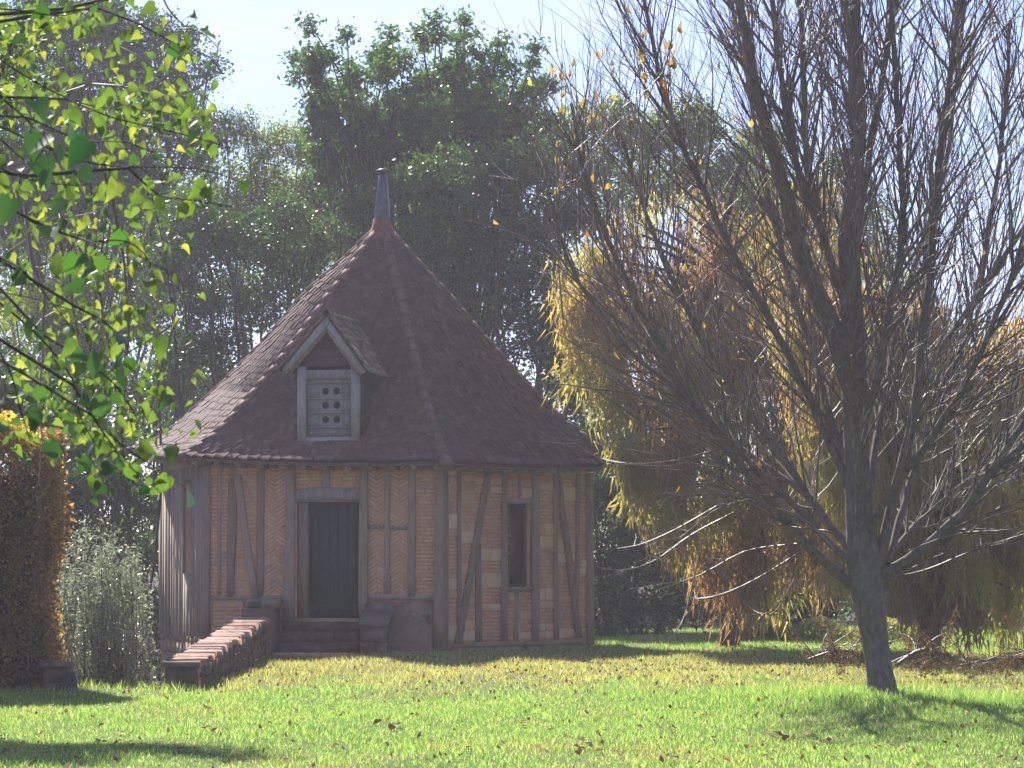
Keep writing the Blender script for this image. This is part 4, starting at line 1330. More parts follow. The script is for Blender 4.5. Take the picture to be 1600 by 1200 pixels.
# ------------------------------------------------------------------ weeping cypresses
def cypress(label, Y, base_px, lobes_px, n, mats, trunk_w):
    """drooping sprays: strands of small needles hanging from the branch ends"""
    k = Y / F_PX
    bx = P(base_px, 0, Y).x; bz = float(gz(bx, Y))
    root = thing('weeping_cypress', label, 'tree', (bx, Y, bz), 'autumn cypresses behind the bare tree')
    g = Geo(); top = P(base_px, 250, Y).z
    g.tube(limb_path((bx, Y, bz - .2), (bx + .2, Y, top), 8, rise=0), np.linspace(trunk_w, .04, 8), 8)
    g.tube(limb_path((bx, Y, bz + .6), (bx - .9, Y + .3, top * .8), 8, rise=0), np.linspace(trunk_w * .6, .03, 8), 6)
    for mi_, mat in enumerate(mats):
        C, D, S = [], [], []
        for lb in lobes_px:
            if (lb[4] if len(lb) > 4 else 0) != mi_: continue
            px, py, r = lb[:3]; dy = lb[3]
            p = P(px, py, Y); rr = r * k
            m = int(.66 * n * (r / 60) ** 2 * (.30 if py < 400 else .62 if py < 480 else 1))
            dirs = rand_dirs(m); rad = RNG.random(m) ** .5 * 1.12
            st = np.array([p.x, Y + dy, p.z]) + dirs * rad[:, None] * np.array([rr, rr * .9, rr * .8])
            # group strands into hanging tassels
            tcen = st[RNG.integers(0, m, m // 26 + 2)]
            who = RNG.integers(0, len(tcen), m)
            st = tcen[who] + RNG.normal(size=(m, 3)) * np.array([.11, .11, .13])
            ln = RNG.uniform(.2, .8, m)
            sway = RNG.normal(size=(len(tcen), 3))[who] * np.array([.16, .16, 0]) + RNG.normal(size=(m, 3)) * np.array([.12, .12, 0])
            for q in range(4):
                t = q / 4
                C.append(st + sway * t * t - np.array([0, 0, 1]) * (ln * t)[:, None])
                dd = sway * .9 * (.3 + t) + np.array([0, 0, -1]) * ln[:, None] + RNG.normal(size=(m, 3)) * .09 * 1.4
                D.append(dd / np.linalg.norm(dd, axis=1)[:, None]); S.append(ln / 4 * 1.5)
            # branch to the lobe
            a = np.array([bx, Y, bz + (p.z - bz) * .8 + .5]); 
            g.tube(limb_path(a, (p.x, Y + dy, p.z + rr * .3), 6, rise=.5), np.linspace(.045, .01, 6), 4)
        if not C: continue
        C = np.concatenate(C); D = np.concatenate(D); S = np.concatenate(S)[:, None]
        w = np.cross(D, rand_dirs(len(D))); w /= np.linalg.norm(w, axis=1)[:, None]
        V = np.stack([C - w * .017, C + w * .017, C + D * S + w * .001], 1).reshape(-1, 3)
        T = np.arange(len(C) * 3).reshape(-1, 3)
        link('foliage', np_mesh('foliage', V, [T], mat), root)
    g.build('trunk', M['bark_dark'], root)
    return root
cypress('weeping yellow and rust cypress hanging over the right corner of the dovecote', 48.4, 1140,
    [(920, 420, 38, -.3), (915, 480, 40, 0), (940, 540, 50, .3), (905, 560, 24, 0), (960, 600, 45, 0), (960, 480, 55, .5), (985, 400, 55, 0, 1), (925, 375, 30, .5), (985, 350, 34, .3), (1040, 320, 30, 0),
     (1040, 500, 60, 0, 1), (1100, 420, 60, -.4, 1), (1070, 380, 45, .5, 1), (1150, 350, 60, 0, 1), (1180, 450, 60, .6, 1), (1120, 560, 65, 0, 1), (1030, 600, 60, 0, 1), (1200, 560, 60, 0, 1),
     (995, 690, 45, -.8), (990, 750, 36, -.8), (1040, 740, 50, -1), (1060, 680, 50, -1.5, 1), (1050, 800, 45, -1.4), (1110, 780, 55, -1.2), (1110, 860, 38, -1.3, 1), (1130, 900, 36, -1.3, 1), (1170, 830, 50, -1, 1),
     (1180, 720, 60, -.8, 1), (1240, 650, 60, -.6), (1220, 780, 55, -1, 0), (1190, 890, 40, -1.1, 0), (1250, 860, 45, -1, 1), (1270, 560, 60, 0, 1), (1260, 440, 60, .4, 1), (1210, 330, 55, .5, 0), (1270, 300, 50, .5, 1), (1100, 320, 30, .6, 1), (1330, 380, 55, .6, 0), (892, 440, 22, 0), (884, 500, 18, -.2), (940, 400, 30, 0), (1140, 480, 50, -.6), (1010, 470, 50, -.6), (1080, 570, 50, -.9), (1130, 640, 60, -.6, 0), (1290, 790, 55, -.8, 0)],
    700, [M['cyp'], M['cyp_rust']], .17)
cypress('olive and brown weeping cypress behind the right half of the bare tree', 44.5, 1450,
    [(1300, 480, 50, 0, 1), (1340, 540, 50, -.3, 0), (1270, 620, 50, -.3, 1), (1240, 520, 45, 0, 0), (1310, 640, 60, -.8, 0), (1290, 700, 55, -.9, 0), (1330, 780, 55, -1, 0), (1400, 740, 55, -1.2, 0), (1470, 840, 50, -1.3, 0), (1540, 760, 55, -1.2, 0), (1600, 830, 50, -1.2, 0), (1390, 480, 60, .3, 0), (1460, 500, 60, .3, 1), (1520, 540, 50, .2, 0), (1580, 520, 45, .2, 0), (1440, 640, 60, -.6, 0), (1350, 640, 60, -.5, 0), (1560, 640, 60, -.5, 0), (1480, 760, 60, -.7, 0), (1360, 740, 60, -.7, 0), (1600, 740, 60, -.5, 0), (1420, 850, 50, -.8, 0), (1570, 930, 35, -.6, 0), (1340, 700, 60, 0, 0), (1400, 640, 60, .4, 1), (1350, 580, 55, .4, 1), (1420, 560, 55, 0, 0), (1460, 700, 60, -.4, 0), (1520, 650, 60, .4, 1), (1560, 720, 60, 0, 0), (1380, 790, 55, -.4, 1), (1450, 810, 55, -.4, 1), (1520, 800, 55, -.4, 0),
     (1590, 790, 50, -.4, 1), (1400, 880, 45, -.6, 1), (1470, 890, 45, -.6, 1), (1540, 870, 45, -.6, 0), (1600, 860, 50, -.6, 0), (1480, 600, 50, 0, 1), (1550, 590, 50, 0, 1), (1620, 680, 60, 0, 1), (1330, 860, 45, -.3, 0), (1440, 940, 30, -.5, 1), (1500, 940, 30, -.5, 1), (1290, 470, 50, .5, 1), (1350, 470, 50, .5, 1), (1620, 590, 50, 0, 0)],
    520, [M['cyp'], M['cyp_rust']], .19)

def smooth_path(pts, n):
    pts = np.array(pts, float); d = np.concatenate([[0], np.cumsum(np.linalg.norm(np.diff(pts, axis=0), axis=1))])
    t = np.linspace(0, d[-1], n)
    q = np.stack([np.interp(t, d, pts[:, k]) for k in range(3)], 1)
    for _ in range(2): q[1:-1] = (q[:-2] + 2 * q[1:-1] + q[2:]) / 4
    return q

# ------------------------------------------------------------------ the bare tree
TY = 32.7; KT = TY / F_PX
bt_base = P(1380, 1093, TY)
bare = thing('bare_tree', 'nearly leafless grey barked tree with dense upright branches on the right of the lawn', 'tree', (bt_base.x, TY, 0))
g = Geo()
tr = [(1385, 1106, 44), (1383, 1094, 33), (1380, 1080, 27), (1374, 1040, 23.5), (1366, 990, 25), (1358, 945, 29), (1352, 910, 33), (1349, 870, 30), (1343, 800, 25), (1340, 720, 23), (1336, 640, 23), (1332, 570, 22)]
from_tr = [P(x, y, TY) for x, y, _ in tr]
tq = smooth_path(from_tr, 40); td = np.linspace(0, 1, len(tr)); dd_ = np.concatenate([[0], np.cumsum([(from_tr[k + 1] - from_tr[k]).length for k in range(len(tr) - 1)])])
g.tube(tq, np.interp(np.linspace(0, dd_[-1], 40), dd_, [r_ * .86 * KT for *_, r_ in tr]), 18, rough=.07)
g.build('trunk', M['bark_grey'], bare, True)
LIMBS = [
 ([(1333, 590), (1332, 520), (1325, 400), (1334, 260), (1332, 120), (1330, -50), (1325, -300)], (21, 3), 0),
 ([(1366, 905), (1395, 800), (1410, 720), (1432, 620), (1440, 500), (1445, 380), (1455, 250), (1475, 100), (1490, -60), (1500, -250)], (17, 3), -.3),
 ([(1433, 610), (1480, 530), (1540, 445), (1600, 355), (1680, 250), (1760, 80)], (9, 3), .5),
 ([(1372, 905), (1440, 850), (1500, 790), (1560, 700), (1620, 620), (1700, 480), (1760, 300)], (14, 3), -.8),
 ([(1385, 880), (1420, 800), (1450, 730), (1490, 640), (1530, 540), (1560, 400), (1590, 200), (1600, 0)], (11, 3), .9),
 ([(1342, 925), (1290, 880), (1240, 830), (1210, 785), (1170, 745), (1125, 695), (1085, 640), (1045, 570), (1000, 490), (950, 380), (912, 270), (895, 180)], (15, 2.5), -.4),
 ([(1340, 870), (1290, 810), (1250, 745), (1215, 680), (1160, 600), (1100, 510), (1050, 400), (1000, 280), (960, 150)], (13, 2.5), .8),
 ([(1338, 800), (1300, 690), (1265, 600), (1215, 500), (1160, 400), (1100, 290), (1060, 190), (1020, 60), (1000, -60)], (13, 3), .2),
 ([(1334, 600), (1290, 500), (1258, 420), (1230, 330), (1195, 200), (1165, 50), (1140, -120), (1120, -300)], (17, 3), -.4),
 ([(1332, 520), (1300, 400), (1280, 280), (1265, 150), (1262, 0), (1250, -250)], (13, 3), .6),
 ([(1326, 450), (1352, 330), (1375, 200), (1400, 80), (1420, -80), (1430, -280)], (12, 3), .5),
 ([(1340, 690), (1362, 600), (1382, 500), (1402, 370), (1404, 240), (1392, 90), (1380, -100)], (13, 3), -.7),
 ([(1325, 480), (1285, 400), (1240, 300), (1200, 150), (1180, 0), (1165, -200)], (11, 3), -1.1),
 ([(1338, 820), (1320, 700), (1290, 560), (1250, 430), (1210, 280), (1180, 120), (1150, -60)], (12, 3), 1.6),
 ([(1345, 850), (1330, 740), (1310, 620), (1300, 480), (1310, 330), (1300, 150), (1290, -100)], (12, 3), -1.7),
 ([(1350, 840), (1370, 740), (1400, 620), (1440, 470), (1500, 320), (1540, 150), (1560, -50)], (12, 3), 1.7),
 ([(1352, 850), (1385, 760), (1430, 690), (1490, 560), (1540, 420), (1600, 280), (1640, 100)], (11, 3), -1.6),
 ([(1345, 900), (1300, 850), (1230, 790), (1150, 720), (1080, 650), (1010, 600), (950, 540), (900, 470), (865, 400), (850, 330)], (10, 2.5), -1.2),
 ([(1350, 880), (1300, 820), (1270, 760), (1200, 700), (1120, 640), (1040, 540), (980, 430), (930, 300), (900, 170)], (9, 2.5), 1.7),
 ([(1372, 890), (1430, 830), (1510, 760), (1600, 720), (1680, 660), (1760, 560)], (9, 3), 1.3),
]
paths = []
for pts, (r0, r1), dy in LIMBS:
    n_ = len(pts)
    w = [P(x, y, TY) for x, y in pts]
    w = [(v.x, v.y + dy * min(1, k / (n_ * .45)) * 1.0 + (.25 * dy * k / n_), v.z) for k, v in enumerate(w)]
    q = smooth_path(w, 26)
    q[2:] += np.cumsum(RNG.normal(size=(24, 3)) * .012, 0)
    r0 *= 1.15 if len(paths) in (0, 8) else .64
    r_ = (r1 + (r0 * .9 - r1) * (1 - np.linspace(0, 1, 26)) ** 1.25) * KT
    paths.append((q, r_))
    g = Geo(); g.tube(q, r_, 9, rough=.08); g.build('limb', M['bark_grey'], bare, True)
# side shoots: upright, dense, then finer twigs
tips = []
def shoot(a, d0, L_, r0, n=6, lift=.35, wig=.05):
    p = [np.array(a, float)]; d = d0 / np.linalg.norm(d0)
    for k in range(n - 1):
        d = d + np.array([0, 0, lift / n]) + RNG.normal(size=3) * wig
        d /= np.linalg.norm(d)
        p.append(p[-1] + d * L_ / (n - 1))
    return np.array(p), np.linspace(r0, max(.0022, r0 * .22), n)
sec = Geo(); tw = Geo()
secs = []
for li, (q, r_) in enumerate(paths):
    L_ = np.linalg.norm(np.diff(q, axis=0), axis=1).sum()
    for _ in range(int(L_ * (7.5 if li in (5, 6, 17, 18) else 10.5))):
        i0 = RNG.integers(4, 25); t = q[min(25, i0 + 1)] - q[i0 - 1]; t /= np.linalg.norm(t)
        side = rand_dirs(1)[0]; side -= t * side.dot(t); side /= np.linalg.norm(side)
        d = t * RNG.uniform(.8, 1.3) + side * RNG.uniform(.35, .8)
        d[2] = max(d[2], -.1)
        p, rr = shoot(q[i0], d, RNG.uniform(1.0, 2.9) * (1.15 - i0 / 50), min(r_[i0] * .55, RNG.uniform(.007, .017)), 8, .5, .10)
        secs.append((p, rr)); sec.tube(p, rr, 4)
print('secondary', len(secs))
for p, rr in secs:
    for _ in range(RNG.integers(4, 7)):
        i0 = RNG.integers(1, 7); t = p[i0 + 1] - p[i0 - 1]; t /= np.linalg.norm(t)
        side = rand_dirs(1)[0]; side -= t * side.dot(t); side /= np.linalg.norm(side)
        d = t * RNG.uniform(.8, 1.5) + side * RNG.uniform(.4, .9)
        pp, r2 = shoot(p[i0], d, RNG.uniform(.35, 1.15), RNG.uniform(.0028, .0058), 5, .35, .12)
        tw.tube(pp, r2, 3); tips.append(pp)
# low sunlit twigs that sweep down and up again over the lawn
low = [[(1240, 850), (1160, 858), (1100, 900), (1040, 918), (985, 905)], [(1150, 800), (1080, 835), (1020, 880), (960, 898), (930, 885)], [(1250, 860), (1190, 900), (1130, 930), (1080, 940), (1040, 915)],
       [(1120, 790), (1050, 830), (1000, 852), (965, 857)], [(1180, 780), (1120, 790), (1070, 838), (1045, 850), (1035, 820)], [(1090, 870), (1080, 940), (1060, 985), (1045, 1000)],
       [(1130, 700), (1040, 725), (980, 728), (930, 712), (905, 695)], [(1380, 905), (1450, 895), (1520, 860), (1600, 840)], [(1395, 900), (1480, 860), (1560, 850), (1640, 820)], [(1240, 900), (1205, 960), (1180, 958), (1165, 940)],
       [(1290, 830), (1220, 820), (1150, 815), (1110, 830)], [(1300, 860), (1250, 800), (1180, 790), (1120, 770), (1060, 775)], [(1420, 860), (1500, 830), (1580, 830), (1660, 790)]]
for pl in low:
    q = smooth_path([(P(x, y, TY - .6).x, TY - .6 + RNG.uniform(-.5, .5), P(x, y, TY - .6).z) for x, y in pl], 12)
    tw.tube(q, np.linspace(.010, .003, 12), 4)
    for _ in range(7):
        i0 = RNG.integers(3, 11); d = (q[i0] - q[i0 - 1]); d = d / np.linalg.norm(d) + rand_dirs(1)[0] * .7
        pp, r2 = shoot(q[i0], d, RNG.uniform(.15, .5), .004, 4, .2, .1)
        tw.tube(pp, r2, 3); tips.append(pp)
# upright shoots carrying the last leaves
upright = [[(905, 380), (902, 240), (900, 150), (899, 92)], [(942, 420), (944, 260), (940, 170), (938, 100)], [(975, 420), (972, 250), (968, 120), (970, 45)], [(1010, 380), (1000, 200), (990, 120), (990, 50)],
           [(1050, 330), (1052, 220), (1048, 140), (1048, 75)], [(870, 360), (868, 260), (878, 180), (878, 130)], [(925, 400), (930, 300), (928, 220), (930, 160)], [(1000, 330), (1003, 230), (1010, 150), (1006, 60)], [(1060, 300), (1050, 220), (1045, 180), (1044, 105)], [(880, 500), (872, 420), (868, 300), (872, 230)]]
for pl in upright:
    q = smooth_path([(P(x, y, TY).x, TY + RNG.uniform(-.2, .2), P(x, y, TY).z) for x, y in pl], 10)
    tw.tube(q, np.linspace(.011, .004, 10), 4)
    tips += [q[-5:]] * 4
    for _ in range(3):
        i0 = RNG.integers(4, 9); pp, r2 = shoot(q[i0], np.array([RNG.uniform(-.5, .5), RNG.uniform(-.4, .4), 1]), RNG.uniform(.2, .5), .004, 4, .2, .06)
        tw.tube(pp, r2, 3); tips += [pp, pp]
tag(sec.build('side_branches', M['bark_grey'], bare), kind='stuff')
tag(tw.build('twigs', M['twig'], bare), kind='stuff')
# the few leaves left: elliptic, toward the left side of the crown
lf = []
for k in range(3):
    V = [(0, 0, 0), (.22, -.05, .3), (.24, -.06, .55), (0, .05, 1.0), (-.24, -.06, .55), (-.22, -.05, .3), (0, .0, .45)]
    V = [(x * (1 + .1 * k), y + .12 * k * z * z, z) for x, y, z in V]
    lf.append(np_mesh('leaf', V, [np.array([(0, 1, 6), (1, 2, 6), (2, 3, 6), (3, 4, 6), (4, 5, 6), (5, 0, 6)])], M['aut'], True))
cand = [p for p in tips if p[-1][0] < P(1180, 0, TY).x]
pool = tips[-60:]
n_l = 0
for k in range(230):
    p = random.choice(pool) if k < 110 else random.choice(cand if k < 200 else tips)
    a = p[RNG.integers(len(p) - 2 - (k % 3), len(p))]
    s_ = RNG.uniform(.07, .125)
    m_ = Matrix.Translation(Vector(a)) @ Matrix.Rotation(RNG.uniform(0, 6.28), 4, 'Z') @ Matrix.Rotation(RNG.uniform(-.2, 1.9 if k > 110 else 1.0), 4, 'X') @ Matrix.Scale(s_, 4)
    put('leaf', lf[k % 3], bare, m_)

# ------------------------------------------------------------------ copper hedge, olive bush, pale bushes
hy = 34.6; KH = hy / F_PX
hedge = thing('clipped_hedge', 'clipped copper brown hedge with a golden sunlit top at the left edge', 'hedge', (px_x(30, hy), hy, 0))
hx0, hx1 = px_x(-260, hy), px_x(76, hy)
n_ = 30000
fx = RNG.random(n_); zt_ = P(0, 668, hy).z
X = hx0 + (hx1 - hx0) * fx
def hedge_top(x): return zt_ - .36 * np.clip((x - px_x(0, hy)) / (hx1 - px_x(0, hy)), 0, 1) ** 1.3
sel = RNG.random(n_)
C = np.empty((n_, 3))
zf = RNG.random(n_)
C[:, 0] = X + RNG.normal(size=n_) * .03
C[:, 1] = hy + RNG.normal(size=n_) * .08
C[:, 2] = -.15 + (hedge_top(X) + .15) * zf
m = sel > .62                                            # right side face, seen edge on, and the depth
C[m, 0] = hx1 + RNG.normal(size=m.sum()) * .06 + .05 * np.sin(C[m, 2] * 4)
C[m, 1] = hy + RNG.random(m.sum()) * 1.0
lowm = C[:, 0] > hx1 - .4
C[lowm, 0] -= .14 * (1 - C[lowm, 2] / 3)                   # the end leans in towards the foot
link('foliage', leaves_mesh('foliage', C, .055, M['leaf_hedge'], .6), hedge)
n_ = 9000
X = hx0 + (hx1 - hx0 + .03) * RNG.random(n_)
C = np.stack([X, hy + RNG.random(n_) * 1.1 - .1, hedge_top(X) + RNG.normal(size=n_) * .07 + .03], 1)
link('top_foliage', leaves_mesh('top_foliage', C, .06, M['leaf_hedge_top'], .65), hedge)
g = Geo()
g.box((hx0, hy + .15, -.3), (hx1 - .25, hy + .9, zt_ - .55))
g.build('inner_branches', M['bark_dark'], hedge)

oy = 37.6; KO = oy / F_PX
ol = thing('olive_bush', 'silvery grey green olive bush between the copper hedge and the dovecote', 'shrub', (px_x(155, oy), oy, -.9))
C = []; g = Geo()
stems = []
for k in range(150):
    a = np.array([px_x(155, oy) + RNG.normal() * .12, oy + RNG.normal() * .12, -.9])
    bx_ = RNG.normal() * .38; by_ = RNG.normal() * .25
    top = P(155, 805, oy).z * RNG.uniform(.45, 1.05) - abs(bx_) * .9
    b = np.array([px_x(155, oy) + bx_ * 1.05, oy + by_, top])
    b[0] = np.clip(b[0], px_x(92, oy), px_x(212, oy))
    q = limb_path(a, b, 8, rise=.0); q[:, 0] += np.sin(np.linspace(0, 3.1, 8)) * bx_ * .5
    g.tube(q, np.linspace(.012, .003, 8), 3)
    t = RNG.uniform(.3, 1, 130)
    pos = np.stack([np.interp(t, np.linspace(0, 1, 8), q[:, j]) for j in range(3)], 1)
    C.append(pos + RNG.normal(size=pos.shape) * .035)
link('foliage', leaves_mesh('foliage', np.concatenate(C), .062, M['leaf_olive'], .24, droop=-.35), ol)
tag(g.build('stems', M['twig'], ol), kind='stuff')

for k, (px0, px1, ytop, Y, lab) in enumerate([(1140, 1240, 955, 53.5, 'pale yellow leaved low bush at the lawn edge, tallest of three'), (1235, 1330, 966, 53.5, 'pale leaved low bush left of the bare trunk'), (1335, 1425, 966, 53.5, 'sparse pale bush directly behind the bare trunk')]):
    zt2 = P(0, ytop, Y).z; x0, x1 = px_x(px0, Y), px_x(px1, Y)
    rt_ = thing('low_bush', lab, 'shrub', ((x0 + x1) / 2, Y, .15), 'pale bushes at the far lawn edge')
    n_ = 2600 if k == 0 else 1300
    t = RNG.random(n_)
    h = (.35 + .65 * np.sin(np.pi * t)) * (zt2 - .1) * RNG.random(n_) ** .6
    C = np.stack([x0 + (x1 - x0) * t, Y + RNG.normal(size=n_) * .3, .12 + h], 1)
    link('foliage', leaves_mesh('foliage', C, .075, M['bush'], .6, up=.8), rt_)
    g = Geo()
    for _ in range(16):
        xx = RNG.uniform(x0, x1); g.tube(limb_path((xx, Y, 0), (xx + RNG.normal() * .15, Y + RNG.normal() * .15, RNG.uniform(.3, zt2)), 4), [.006, .005, .004, .003], 3)
    tag(g.build('stems', M['twig_red'], rt_), kind='stuff')

# fallen cypress boughs on the lawn behind the bare trunk
def bough(label, pts_px, Y, nd, seed):
    a = P(*pts_px[0], Y)
    rt_ = thing('fallen_bough', label, 'branch', (a.x, Y, .05), 'fallen boughs behind the bare tree')
    w = [(P(x, y, Y).x, Y + RNG.uniform(-.3, .3), max(P(x, y, Y).z, .09)) for x, y in pts_px]
    q = smooth_path(w, 14); g = Geo(); g.tube(q, np.linspace(.03, .012, 14), 6)
    C = []
    for _ in range(16):
        i0 = RNG.integers(2, 13); d = np.array([RNG.uniform(-1, 1), RNG.uniform(-.7, .7), RNG.uniform(.1, .9)])
        pp, r2 = shoot(q[i0], d, RNG.uniform(.35, .9), .010, 6, -.9, .12)
        pp[:, 2] = np.maximum(pp[:, 2], .06)
        g.tube(pp, r2, 4)
        t = RNG.random(nd); pos = np.stack([np.interp(t, np.linspace(0, 1, 6), pp[:, j]) for j in range(3)], 1)
        C.append(pos + RNG.normal(size=pos.shape) * .02 - np.array([0, 0, 1]) * (RNG.random(nd) * .16)[:, None])
    g.build('branch', M['twig'], rt_)
    C = np.concatenate(C); C[:, 2] = np.maximum(C[:, 2], .1)
    link('dead_foliage', leaves_mesh('dead_foliage', C, .075, M['dead'], .14, droop=.6), rt_)
bough('brown dead bough lying left of the bare trunk', [(1380, 1045), (1340, 1020), (1300, 1015), (1262, 1030)], 37, 70, 1)
bough('brown dead bough arching just right of the bare trunk', [(1400, 1040), (1440, 1010), (1480, 1025), (1530, 1045)], 37.5, 90, 2)
bough('long dead bough reaching in from the right edge of the lawn', [(1660, 1035), (1600, 1032), (1560, 1028), (1500, 1040)], 37, 70, 3)

# ------------------------------------------------------------------ overhanging tree at the left (heart shaped leaves)
ft = thing('overhanging_tree', 'hanging sprays of heart shaped green and yellow leaves coming in from the left edge', 'tree', (-5.2, 12, 0))
g = Geo()
g.tube(limb_path((-5.2, 12, -.2), (-4.6, 12, 3.4), 7, rise=0), np.linspace(.17, .11, 7), 9)
hm = [heart('leaf', M['lin_obj'], f_, c_) for f_, c_ in ((.15, .25), (.45, .35), (.2, -.4), (.7, .15), (.3, .6))]
hd = [heart('leaf', M['lin_dark'], f_, c_) for f_, c_ in ((.15, .1), (.35, .2))]
twig_defs = [  # (points, Y, leaves, leaf length px, dark share)
 ([(-60, 90), (0, 150), (40, 185), (75, 215), (85, 245)], 8.6, 11, 62, .85),
 ([(-80, 190), (0, 215), (30, 245), (60, 262)], 9.2, 7, 58, .7),
 ([(-80, 230), (40, 280), (100, 295), (145, 290)], 10.5, 11, 40, .2),
 ([(-40, 180), (120, 250), (210, 262), (280, 262), (330, 262), (385, 290)], 10.8, 20, 42, .15),
 ([(200, 262), (240, 300), (300, 318), (360, 320)], 10.8, 9, 38, .2),
 ([(-60, 280), (60, 350), (120, 370), (160, 385), (175, 410)], 10, 14, 46, .3),
 ([(60, 350), (150, 385), (200, 375), (235, 400), (240, 440)], 10.6, 14, 40, .25),
 ([(-60, 380), (0, 400), (50, 430), (90, 480), (110, 520)], 9.6, 14, 46, .8),
 ([(-40, 440), (60, 520), (110, 590), (130, 650), (150, 700)], 10, 18, 46, .35),
 ([(60, 520), (130, 560), (180, 600), (210, 650)], 10.2, 14, 44, .5),
 ([(110, 600), (150, 660), (180, 705), (200, 745), (215, 770)], 10.2, 16, 44, .35),
 ([(150, 650), (190, 700), (230, 725), (265, 745)], 10.0, 9, 50, .4),
 ([(-20, 520), (20, 580), (40, 640), (50, 690)], 10, 10, 46, .5),
 ([(120, 480), (160, 500), (200, 540), (215, 580)], 10.8, 12, 42, .7),
 ([(-80, 10), (30, 22), (90, 20), (150, 12), (215, -30)], 12, 16, 34, .0),
 ([(150, 12), (220, 40), (280, 70), (330, 90), (345, 110)], 13, 12, 30, .0),
 ([(250, -20), (265, 20), (290, 45), (325, 60), (345, 80)], 13, 7, 32, .0),
 ([(-50, 60), (40, 120), (100, 150), (150, 165), (240, 175), (290, 180)], 13.5, 22, 27, .0),
 ([(100, 150), (180, 190), (240, 200), (300, 215), (360, 230)], 13.5, 18, 27, .0),
 ([(40, 180), (120, 215), (200, 225), (250, 240)], 13, 14, 27, .1),
]
conn = Geo()
nleaf = 0
for pts, Y, nl, Lp, dk in twig_defs:
    q = smooth_path([(P(x, y, Y).x, Y + RNG.uniform(-.15, .15), P(x, y, Y).z) for x, y in pts], 16)
    conn.tube(q, np.linspace(.0045, .0018, 16), 5)
    s_px = Y / F_PX
    # twig joins the crown outside the frame
    conn.tube(limb_path((-4.6, 12, 3.2), q[0], 8, rise=.1), np.linspace(.02, .0055, 8), 6)
    nl = int(nl * .72)
    for k in range(nl):
        t = .22 + .78 * (k + RNG.uniform(0, .8)) / nl
        a = np.array([np.interp(t, np.linspace(0, 1, 16), q[:, j]) for j in range(3)])
        L_ = Lp * .78 * s_px * RNG.uniform(.6, 1.15)
        off = np.array([RNG.normal() * .9, RNG.normal() * .7, RNG.uniform(-1.1, .5)]); off /= np.linalg.norm(off)
        b = a + off * L_ * RNG.uniform(.4, 2.2)
        conn.tube([a, (a + b) / 2 + np.array([0, 0, .006]), b], [.0014, .0011, .0009], 3)
        mats = hd if RNG.random() < dk + .18 else hm
        yaw = RNG.uniform(-1.3, 1.3); roll = RNG.normal() * .6; tilt = RNG.uniform(-1.3, .6)
        m_ = Matrix.Translation(Vector(b)) @ Matrix.Rotation(yaw, 4, 'Z') @ Matrix.Rotation(roll, 4, 'Y') @ Matrix.Rotation(tilt, 4, 'X') @ Matrix.Diagonal((L_ * .92, L_, L_, 1))
        put('leaf', mats[k % len(mats)], ft, m_); nleaf += 1
print('hanging leaves', nleaf)
# the finer, farther part of the same crown
C = []
for px, py, sx, sy, n_ in ((220, 170, 100, 30, 170), (60, 120, 60, 70, 70), (110, 420, 100, 120, 240), (210, 560, 60, 110, 120), (180, 80, 90, 50, 80), (100, 300, 100, 40, 110), (60, 620, 60, 60, 90), (160, 640, 60, 70, 110), (320, 200, 40, 30, 40), (60, 30, 80, 25, 80)):
    for _ in range(n_):
        Y = RNG.uniform(15, 19)
        C.append(P(px + RNG.normal() * sx * .8, py + RNG.normal() * sy * .8, Y)[:])
C = np.array(C)
C = C[(C[:, 0] / C[:, 1] * F_PX + 800) < 330]
hv = np.array([v.co[:] for v in hm[1].vertices]); ht = np.array([list(p.vertices) for p in hm[1].polygons])
VV, TT = [], []
for k, c in enumerate(C):
    Mx = np.array((Matrix.Rotation(RNG.uniform(0, 6.28), 3, 'Z') @ Matrix.Rotation(RNG.normal() * .7, 3, 'Y') @ Matrix.Rotation(RNG.uniform(-1.5, .6), 3, 'X')))
    VV.append((hv * .062 * RNG.uniform(.6, 1.2)) @ Mx.T + c); TT.append(ht + k * len(hv))
me = np_mesh('far_leaves', np.concatenate(VV), [np.concatenate(TT)], M['lin_isl'], True)
tag(link('far_leaves', me, ft), kind='stuff')
fz_ = Geo()
for k in range(46):
    a = C[RNG.integers(0, len(C))]; b = C[RNG.integers(0, len(C))]
    if np.linalg.norm(a - b) < 1.2:
        fz_.tube(limb_path(a, b, 5), [.006, .005, .004, .003, .002], 3)
for px, y0, y1, Y in ((183, 330, 700, 17), (60, 380, 760, 16), (215, 420, 640, 18), (30, 300, 600, 17), (110, 420, 700, 18)):
    fz_.tube(limb_path(P(px - 20, y0 - 60, Y), P(px, y1, Y), 9), np.linspace(.014, .003, 9), 4)
tag(fz_.build('fine_twigs', M['twig'], ft), kind='stuff')
conn.build('twigs', M['bark_dark'], ft)['kind'] = 'stuff'
g.build('trunk', M['bark_dark'], ft)
lb = [(-5.2, 12.4, 4.9, 1.3, 1.4, 1.0), (-5.6, 10.6, 4.5, 1.0, 1.2, .9), (-6.0, 13.4, 3.6, 1.0, 1.2, 1.0)]
link('crown', leaves_mesh('crown', cloud(lb, 5000, .3, .4), .09, M['lin_isl'], .8), ft)

# trees outside the frame at the left that throw the shade on the near lawn
leafy_tree('shade_tree', 'leafy tree whose crown just enters the top left corner', 30.5, -420, [(-70, 230, 60), (-160, 300, 80), (-300, 300, 100), (-30, 120, 55), (-230, 150, 90), (-420, 350, 100), (20, 60, 36), (-330, 60, 90), (-120, 200, 70), (-200, 80, 70)], 19000, .09, M['leaf_mid'], .2, .4, None, clump=.35)

